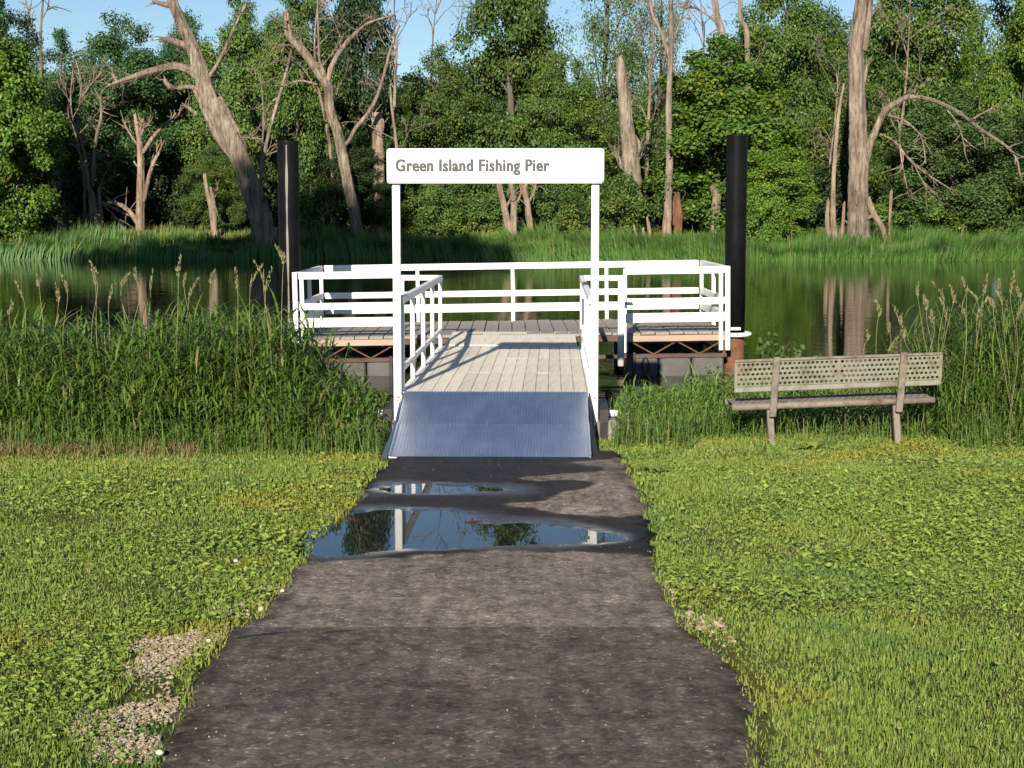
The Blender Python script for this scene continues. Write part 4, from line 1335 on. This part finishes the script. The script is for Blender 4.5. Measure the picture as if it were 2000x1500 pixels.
# ------------------------------------------------------------------ dead trees and stumps
def rel(pts, base):
    return [np.array(p) - base for p in pts]
def snag(name, base_px, Y, label, trunk, branches=(), mat='deadwood', cat='dead tree', group='dead trees on the far bank', dy=0):
    """trunk / branches: (list of (px,py[,dY]), radii in px)"""
    k = Y / 2985.0
    base = P(*base_px, Y); base[2] = gz(Y) - .25
    e = empty(name, base, label, cat, group)
    def pts(l):
        return [P(p[0], p[1], Y + (p[2] if len(p) > 2 else 0)) - base for p in l]
    rr_ = np.random.default_rng(int(base_px[0] * 7 + base_px[1]))
    tw = MB()
    def mk(nm, l, rr, n, sd, m_):
        q0 = pts(l)
        if nm == 'trunk' and q0[0][2] > .05:
            d = q0[0] - q0[1]
            k2 = min(3.0, q0[0][2] / max(.2, -d[2]))
            q0 = [np.array([q0[0][0] + d[0] * k2 * .5, q0[0][1], 0.0])] + q0
            rr = [rr[0] * 1.12] + list(rr)
        q = catmull(q0, 8)
        q[1:-1] += rr_.normal(0, .03, (len(q) - 2, 3)) * np.interp(np.linspace(0, 1, len(q)), np.linspace(0, 1, len(rr)), rr)[1:-1, None] * k
        big = rr[0] > 6
        MB().tube(q, [a * k for a in rr], 34 if big else 10, .055 if big else .1, seed=sd, flute=.15 if big else .12, jag=1.0 if rr[-1] > 1.4 else 0).build(nm, M[m_], e, True)
        if nm == 'branch' and len(l) > 2:
            for _ in range(int(5 + .05 * np.linalg.norm(q[-1] - q[0]) / k)):
                i = rr_.integers(len(q) // 3, len(q) - 1)
                d = q[min(i + 1, len(q) - 1)] - q[i - 1]; d /= np.linalg.norm(d) + 1e-9
                d = d * .6 + np.array([rr_.normal(0, .6), rr_.normal(0, .4), rr_.normal(0, .6)]); d /= np.linalg.norm(d)
                Lw = rr_.uniform(8, 46) * k
                tw.tube(catmull([q[i], q[i] + d * Lw * .5 + rr_.normal(0, .08, 3) * Lw, q[i] + d * Lw], 3), [1.3 * k, .9 * k, .5 * k], 4)
    mk('trunk', trunk[0], trunk[1], 14, 1, mat)
    if trunk[1][0] > 6 and cat == 'dead tree':      # broken knots and splinters up the stem
        tq = catmull(pts(trunk[0]), 6)
        tr_ = np.interp(np.linspace(0, 1, len(tq)), np.linspace(0, 1, len(trunk[1])), trunk[1])
        for _ in range(5):
            i = rr_.integers(2, len(tq) - 2)
            a_ = rr_.uniform(0, 6.28)
            d = np.array([math.cos(a_), -abs(math.sin(a_)) * .8, rr_.uniform(.1, 1.0)]); d /= np.linalg.norm(d)
            rk = tr_[i] * rr_.uniform(.10, .26) * k; Lk = tr_[i] * rr_.uniform(1.05, 1.5) * k
            tw.tube(catmull([tq[i], tq[i] + d * Lk * .6, tq[i] + d * Lk], 3), [rk * 1.5, rk, rk * .6], 6, .15, seed=int(i), jag=1.0)
    for i, b in enumerate(branches):
        mk('branch', b[0], b[1], 8, i + 2, b[2] if len(b) > 2 else mat)
    if tw.v:
        o = tw.build('twigs', M[mat], e); o['kind'] = 'stuff'
    return e

snag('leaning_dead_tree', (522, 478), 82, 'big dead tree leaning left with a bare curving limb',
     ([(524, 490), (505, 410), (478, 330), (445, 260), (412, 200), (398, 160), (384, 110), (362, 62), (340, 15), (322, -40), (310, -80)],
      [24, 21, 19, 17, 16, 14.5, 13, 11, 9.5, 7, 3]),
     [([(398, 160), (372, 138), (340, 130), (300, 138), (262, 150), (232, 160), (210, 168)], [9, 8, 7.5, 7, 6, 4.5, 2]),
      ([(396, 178), (370, 170), (345, 173), (330, 168), (321, 156)], [6, 5, 5, 5, 4]),
      ([(372, 95), (350, 85), (330, 79), (317, 78)], [8, 7, 6, 4.5]),
      ([(405, 155), (425, 125), (445, 85), (462, 45), (482, 5)], [5, 4, 3, 2.4, 1.5]),
      ([(470, 305), (458, 265), (440, 225), (426, 198)], [14, 12, 11, 10]),
      ([(470, 320), (440, 290), (415, 250), (395, 205), (380, 175)], [9, 7, 6, 5, 4]),
      ([(385, 225), (372, 213), (358, 205)], [4, 4, 3]),
      ([(230, 162), (222, 148), (219, 133)], [3, 2.5, 1.5]),
      ([(445, 260), (480, 268), (512, 272)], [3, 2.5, 1.5]),
      ([(336, 12), (318, 8), (302, 4)], [6, 5, 3]),
      ([(342, 10), (344, -15), (346, -40)], [5, 4, 2])])
snag('forked_dead_tree', (682, 460), 86, 'pale forked dead tree left of the sign',
     ([(700, 470), (690, 400), (675, 330), (662, 265), (645, 215), (640, 170), (620, 140), (592, 100), (565, 70), (556, 30)],
      [11, 11, 10, 9.5, 9, 8, 8, 7.5, 7, 3]),
     [([(672, 285), (684, 272), (695, 250), (720, 220), (738, 185), (750, 145), (765, 90), (780, 50)], [4, 4, 4.5, 4.5, 4, 3.5, 2.5, 1.5]),
      ([(640, 160), (648, 130), (665, 100), (690, 70), (720, 45), (770, 30)], [5, 5, 5, 4, 3, 1.5]),
      ([(600, 110), (590, 90), (588, 65)], [4, 3, 2]),
      ([(640, 155), (625, 120), (622, 70), (620, 0)], [3, 3, 2.5, 2]),
      ([(580, 85), (566, 60), (562, 26)], [5, 4, 2]),
      ([(770, 210), (772, 150), (776, 80)], [3, 2.5, 1.5]),
      ([(620, 165), (585, 158), (548, 170)], [2.5, 2, 1])], mat='deadwood')
snag('bare_thin_snag', (545, 300), 88, 'thin leaning bare pole between leaning tree and left pile',
     ([(512, 330), (528, 250), (545, 190), (562, 130), (568, 100)], [3.5, 3.2, 3, 2.5, 1.5]),
     [([(545, 190), (530, 200), (516, 225)], [2, 1.6, 1])])
snag('forked_snag', (272, 466), 87, 'pale forked snag with raised arms left of the leaning tree',
     ([(272, 470), (274, 400), (275, 330), (273, 280), (268, 250), (263, 224)], [9, 8, 6.5, 5.5, 4.5, 2.5]),
     [([(280, 395), (290, 350), (300, 318), (313, 294)], [4.5, 4.5, 4, 2.5]),
      ([(278, 300), (298, 270), (315, 250), (332, 236), (343, 222)], [4, 3.8, 3.3, 2.6, 1.6]),
      ([(272, 288), (258, 268), (246, 248), (244, 238)], [2.5, 2.2, 2, 1.2]),
      ([(274, 268), (282, 250), (290, 244)], [2.5, 2.2, 1.6]),
      ([(272, 262), (276, 246), (280, 232)], [3, 2.6, 1.5]),
      ([(268, 325), (262, 316)], [2, 1.5]),
      ([(272, 440), (255, 415), (235, 400), (212, 395)], [5, 4.5, 4, 2.5])], mat='palewood')
snag('broken_snag', (188, 466), 88, 'splintered double snag with thin upright branches at left',
     ([(190, 470), (186, 430), (180, 385), (172, 362)], [11, 10, 7, 4]),
     [([(198, 470), (197, 420), (193, 375), (196, 362)], [6, 6, 4, 1.5]),
      ([(174, 372), (168, 320), (160, 280), (148, 250), (140, 235)], [4, 3, 3, 3, 2]),
      ([(181, 365), (184, 300), (190, 260), (198, 225), (196, 190)], [3.5, 3.5, 3.5, 3, 1.5]),
      ([(153, 258), (156, 200), (158, 160), (148, 118)], [3, 2.8, 2.4, 1.2]),
      ([(160, 190), (178, 165), (200, 140)], [2, 1.6, 1]),
      ([(200, 395), (225, 408), (262, 425)], [3, 2.6, 2]),
      ([(178, 415), (160, 440), (148, 460)], [2.4, 2, 1.4]),
      ([(202, 400), (230, 430), (244, 458)], [2.4, 2, 1.4])], mat='deadwood')
snag('twin_stem_tree', (415, 446), 86, 'two slim pale stems under a small green tree',
     ([(418, 450), (413, 410), (405, 375), (400, 345)], [6, 5, 4, 3]),
     [([(420, 446), (418, 400), (412, 370)], [5, 4.5, 3])], mat='palewood')
snag('tree_stump', (740, 300), 87.5, 'blond broken trunk top showing left of the sign board',
     ([(742, 380), (740, 320), (738, 275), (737, 238)], [11, 10.5, 10, 9]), [([(744, 262), (748, 245), (748, 236)], [4, 4, 2]), ([(730, 262), (729, 246), (730, 238)], [3, 3, 1.5])], mat='palewood', cat='stump')
for i, (l, rr, lab) in enumerate((
        ([(992, 442), (986, 410), (978, 375), (970, 345), (955, 310)], [7, 6, 5, 4, 3], 'leftmost of the slim pale trunks framed under the sign'),
        ([(1003, 442), (1004, 405), (1000, 370), (998, 340), (990, 300)], [6.5, 6, 5, 4, 3], 'middle one of the slim pale trunks framed under the sign'),
        ([(1035, 438), (1030, 400), (1025, 370), (1030, 330), (1040, 300)], [6, 5.5, 5, 4, 3], 'right one of the slim pale trunks framed under the sign'))):
    snag('slim_trunk', (l[0][0], 442), 85, lab, (l, rr), [([(l[1][0], l[1][1]), (l[1][0] + 14, l[1][1] - 28), (l[1][0] + 18, l[1][1] - 60)], [3, 2.5, 1.5])], mat='palewood', group='slim trunks under the sign')
snag('shaggy_snag', (1235, 440), 87, 'thick broken snag with shaggy bark right of the sign',
     ([(1236, 450), (1236, 380), (1232, 320), (1225, 260), (1220, 200), (1216, 160), (1211, 118)], [15, 15, 15, 13, 12, 11, 7]),
     [([(1245, 300), (1250, 285), (1243, 268)], [5, 5, 2]), ([(1214, 330), (1204, 305), (1200, 285)], [3, 2.4, 1.5]), ([(1240, 360), (1246, 325), (1248, 300)], [4, 3, 2]),
      ([(1226, 350), (1214, 320), (1206, 300)], [3, 2.5, 1.5])], mat='deadwood')
snag('slender_trunk', (1304, 460), 86, 'tall slender straight trunk between shaggy snag and right pile',
     ([(1304, 464), (1305, 420), (1305, 380), (1308, 300), (1306, 220), (1310, 120), (1311, 40), (1309, -60)], [9, 8, 7, 6, 5.5, 5, 4.5, 3]),
     [([(1310, 120), (1290, 60), (1272, 20), (1265, -40)], [4, 3.5, 3, 2]), ([(1310, 90), (1330, 40), (1345, -20)], [2.5, 2, 1.2])], mat='deadwood')
snag('tree_stump', (1303, 462), 84.5, 'pale broken stump at foot of the slender straight trunk', ([(1302, 466), (1303, 430), (1305, 402), (1306, 390)], [9, 8, 6.5, 4]), mat='palewood', cat='stump')
snag('tree_stump', (1326, 462), 85, 'reddish decayed stump right of the slender straight trunk', ([(1324, 466), (1325, 440), (1324, 410), (1322, 388)], [9, 8, 9, 6]), [([(1318, 440), (1317, 415), (1316, 396)], [4, 3.5, 2])], mat='rustwood', cat='stump')
snag('tree_stump', (1268, 460), 84, 'thin pale stump left of the slender straight trunk', ([(1270, 464), (1267, 440), (1264, 425)], [4, 3.5, 2]), [([(1258, 462), (1256, 445)], [3, 2]), ([(1243, 462), (1238, 440)], [3, 1.5])], mat='palewood', cat='stump')
snag('tree_stump', (1396, 455), 86, 'grey trunk half hidden just left of the right pile', ([(1397, 460), (1396, 420), (1400, 385), (1394, 372)], [9, 8.5, 8, 5]), [], mat='deadwood', cat='stump')
snag('big_bare_trunk', (1676, 472), 81, 'massive bare standing trunk with long arching bare branch',
     ([(1677, 482), (1676, 440), (1675, 380), (1676, 310), (1676, 250), (1674, 190), (1672, 130), (1675, 70), (1682, 20), (1688, -60)],
      [23, 20.5, 18, 17, 16.5, 16, 14.5, 14, 12, 8]),
     [([(1684, 330), (1698, 285), (1712, 250), (1728, 218), (1752, 200), (1780, 189), (1825, 197), (1870, 218), (1920, 255), (1965, 285), (1985, 310), (1993, 345)], [9, 8, 6.5, 6, 5, 4, 3.5, 3, 2.6, 2.2, 1.8, 1.2]),
      ([(1718, 262), (1745, 275), (1775, 310), (1810, 340), (1868, 376)], [2.8, 2.6, 2.4, 2, 1.2]),
      ([(1735, 225), (1765, 235), (1790, 255), (1802, 275), (1808, 320)], [2.2, 2, 1.8, 1.5, 1]),
      ([(1757, 280), (1762, 320), (1770, 360), (1778, 392)], [1.8, 1.6, 1.4, 1]),
      ([(1784, 318), (1800, 350), (1822, 378)], [1.6, 1.3, 1]),
      ([(1850, 215), (1872, 245), (1885, 290)], [1.6, 1.4, 1]),
      ([(1757, 278), (1757, 240)], [1.4, 1]),
      ([(1682, 175), (1688, 150), (1692, 132)], [6, 5.5, 4]),
      ([(1686, 100), (1695, 40), (1704, -40)], [8, 7, 5]),
      ([(1692, 40), (1706, 25), (1716, 14)], [4, 3.5, 2.5]),
      ([(1727, 218), (1724, 202)], [2, 1.2]),
      ([(1895, 235), (1930, 215), (1942, 208)], [1.6, 1.3, 1])])
snag('bent_pale_limb', (1727, 465), 80.5, 'short bent pale limb at the right foot of the big bare trunk', ([(1729, 470), (1724, 445), (1708, 420), (1700, 400), (1697, 388)], [5, 5, 6, 5.5, 4]), mat='palewood', cat='dead limb')
snag('thin_stake', (1738, 465), 80.3, 'thin upright pale stick right of the big bare trunk', ([(1738, 470), (1738, 430), (1741, 374)], [2.4, 2.4, 3.2]), mat='palewood', cat='dead limb')
for (l, rr, lab) in (([(1620, 468), (1616, 430), (1617, 392)], [5, 4.5, 3.5], 'leftmost pale stick at left foot of the big bare trunk'),
                     ([(1631, 470), (1627, 420), (1628, 350), (1636, 240), (1648, 165)], [6, 5, 3.6, 3, 1.6], 'tall thin leaning stem left of the big bare trunk'),
                     ([(1641, 468), (1646, 440), (1649, 397)], [5, 3.5, 2.4], 'short stick touching left foot of the big bare trunk')):
    snag('dead_stick', (l[0][0], 468), 80.8, lab, (l, rr), mat='palewood', cat='dead limb', group='dead sticks by the big trunk')
snag('high_bare_trunk', (1410, 300), 92, 'bare trunk top against the sky above the right pile',
     ([(1425, 300), (1418, 150), (1410, 68), (1400, 30), (1392, -50)], [8, 8, 7, 6, 4]), [([(1400, 45), (1375, 25), (1345, 10)], [2, 1.5, 1]), ([(1404, 55), (1380, 70)], [1.5, 1])])
snag('high_bare_trunk', (1460, 300), 93, 'thin crooked bare trunk right of the sky gap',
     ([(1466, 300), (1460, 120), (1458, 60), (1446, 30), (1450, -50)], [5, 5, 5, 4.5, 4]))
snag('leafless_tree', (80, 300), 100, 'slender leafless treetop against the sky at upper left',
     ([(82, 300), (80, 120), (80, 60), (84, 0), (86, -60)], [3, 2.6, 2.2, 1.8, 1]), [([(81, 40), (92, 20), (105, 12)], [1.4, 1.2, .8]), ([(76, 90), (60, 50), (50, 0)], [2, 1.8, 1.2])])
snag('fallen_log', (1840, 487), 78, 'short pale log lying on the far bank above the reeds', ([(1838, 486), (1850, 484), (1862, 488)], [3.5, 4, 3]), mat='palewood', cat='log')

tree('bushweed', 1530, 16.4, 0, 0, 'leaf_willow', 'small leafy plant at the waterline behind the bench', name='shrub', group='plants on the near shore', x=float(P(1525, 680, 16.4)[0]), H=1.0, R=.5)
tree('bushweed', 1215, 15.0, 0, 0, 'leaf_willow', 'small leafy weed beside the right side of the ramp', name='shrub', group='plants on the near shore', x=float(P(1228, 800, 14.7)[0]), H=.40, R=.16)
tree('bushweed', 690, 15.0, 0, 0, 'leaf_mid', 'low leafy weed beside the left side of the ramp', name='shrub', group='plants on the near shore', x=float(P(715, 800, 14.7)[0]), H=.45, R=.22)

# loose grit on the asphalt
rg = np.random.default_rng(205)
n = 520
y = 4.4 + 9.0 * rg.uniform(0, 1, n) ** 1.3
u = rg.beta(.6, .6, n)
x = edgeL(y) + .02 + (edgeR(y) - edgeL(y) - .04) * u
k = (polydist(x, y, PUD1) > .05) & (polydist(x, y, PUD2) > .05)
x, y = x[k], y[k]; n = len(x)
s_ = rg.uniform(.002, .006, n)[:, None]
base = np.array([[1, 0, 0], [-.4, .9, 0], [-.5, -.8, 0], [0, 0, .9]])
jb = base[None] * rg.uniform(.7, 1.3, (n, 4, 1))
v = np.stack([x[:, None] + jb[..., 0] * s_, y[:, None] + jb[..., 1] * s_, (gz(y) + .030)[:, None] + jb[..., 2] * s_], -1)
f = (np.arange(n)[:, None, None] * 4 + np.array([[0, 1, 3], [1, 2, 3], [2, 0, 3]])[None]).reshape(-1, 3)
o = link('path_grit', np_mesh('path_grit', v.reshape(-1, 3), [f], M['gravelm']))
tag(o, 'tiny pale grit scattered over the asphalt path', 'grit', kind='stuff')

# ------------------------------------------------------------------ twiggy leafless trees in front of the wood
def bare_tree(px, base_py, top_py, Y, label, seed, spread=.5, depth=4, r0=5.0, lean=0.0):
    k = Y / 2985.0
    r = np.random.default_rng(seed)
    x = float(P(px, 450, Y)[0]); zb = float(gz(Y)) - .2
    Ht = float(P(px, top_py, Y)[2]) - zb
    e = empty('leafless_tree', (x, Y, zb), label, 'dead tree', 'twiggy leafless trees')
    tp = catmull([(0, 0, 0), (lean * Ht * .3 + r.normal(0, .1), r.normal(0, .2), Ht * .35), (lean * Ht * .65 + r.normal(0, .25), 0, Ht * .7), (lean * Ht + r.normal(0, .2), 0, Ht)], 7)
    MB().tube(tp, [r0 * k, r0 * .75 * k, r0 * .45 * k, r0 * .12 * k], 10, .08, seed=seed, flute=.08).build('trunk', M['deadwood'], e, True)
    m = MB()
    def grow(p, d, L, rad, lev):
        q = [p, p + d * L * .5 + r.normal(0, .06, 3) * L, p + d * L + r.normal(0, .08, 3) * L + np.array([0, 0, -.05 * L])]
        c = catmull(q, 3)
        m.tube(c, [rad, rad * .75, rad * .35], 5 if lev < 2 else 4, .08, seed=int(r.integers(1e6)), cap=False)
        if lev >= depth: return
        for _ in range(int(r.integers(2, 4))):
            i = int(r.integers(2, len(c)))
            nd = d + r.normal(0, .55, 3) * np.array([1, .7, .9]); nd /= np.linalg.norm(nd)
            grow(c[i], nd, L * r.uniform(.45, .7), max(rad * .55, .55 * k), lev + 1)
    for _ in range(9):
        i = int(r.integers(len(tp) // 3, len(tp) - 1))
        a = r.uniform(0, 6.28)
        d = np.array([math.cos(a) * spread, math.sin(a) * spread * .6, r.uniform(.3, 1.0)]); d /= np.linalg.norm(d)
        grow(tp[i], d, Ht * r.uniform(.10, .22), r0 * .30 * k, 1)
    o = m.build('branches', M['deadwood'], e, False)
    o['kind'] = 'stuff'
for a in ((775, 440, 30, 87, 'twiggy leafless tree just left of the sign board', 301, .6, 4, 4.5, .02),
          (655, 440, -30, 91, 'tall twiggy leafless tree right of the pale forked tree', 302, .6, 4, 4.5, -.05),
          (840, 420, -60, 95, 'fine leafless treetop in the sky gap left of the pointed tree', 303, .4, 4, 3.5, .04),
          (1262, 440, -80, 93, 'twiggy leafless tree between shaggy snag and slender trunk', 304, .5, 4, 4.5, .03),
          (1375, 430, -60, 94, 'fine leafless treetop in the sky gap near the right pile', 305, .7, 4, 4.0, -.04),
          (510, 440, 120, 90, 'twiggy leafless tree between leaning trunk and left pile', 306, .7, 4, 4.0, .05),
          (1745, 440, 20, 91, 'twiggy leafless tree right of the big bare trunk', 307, .6, 4, 4.0, .05),
          (165, 450, 110, 92, 'twiggy leafless tree behind the splintered snag', 308, .6, 4, 3.5, -.03),
          (1615, 440, 120, 92, 'twiggy leafless tree left of the big bare trunk', 309, .5, 4, 3.5, .08)):
    bare_tree(*a)
# a reddish stick afloat in the wide puddle
p1, p2 = G(908, 1020, .02), G(942, 1018, .02)
o = MB().tube([(0, 0, 0), (p2[0] - p1[0], p2[1] - p1[1], .002)], [.006, .004], 6).build('floating_stick', M['rustwood'])
o.location = (p1[0], p1[1], .264)
tag(o, 'short reddish stick floating in the wide puddle', 'stick')
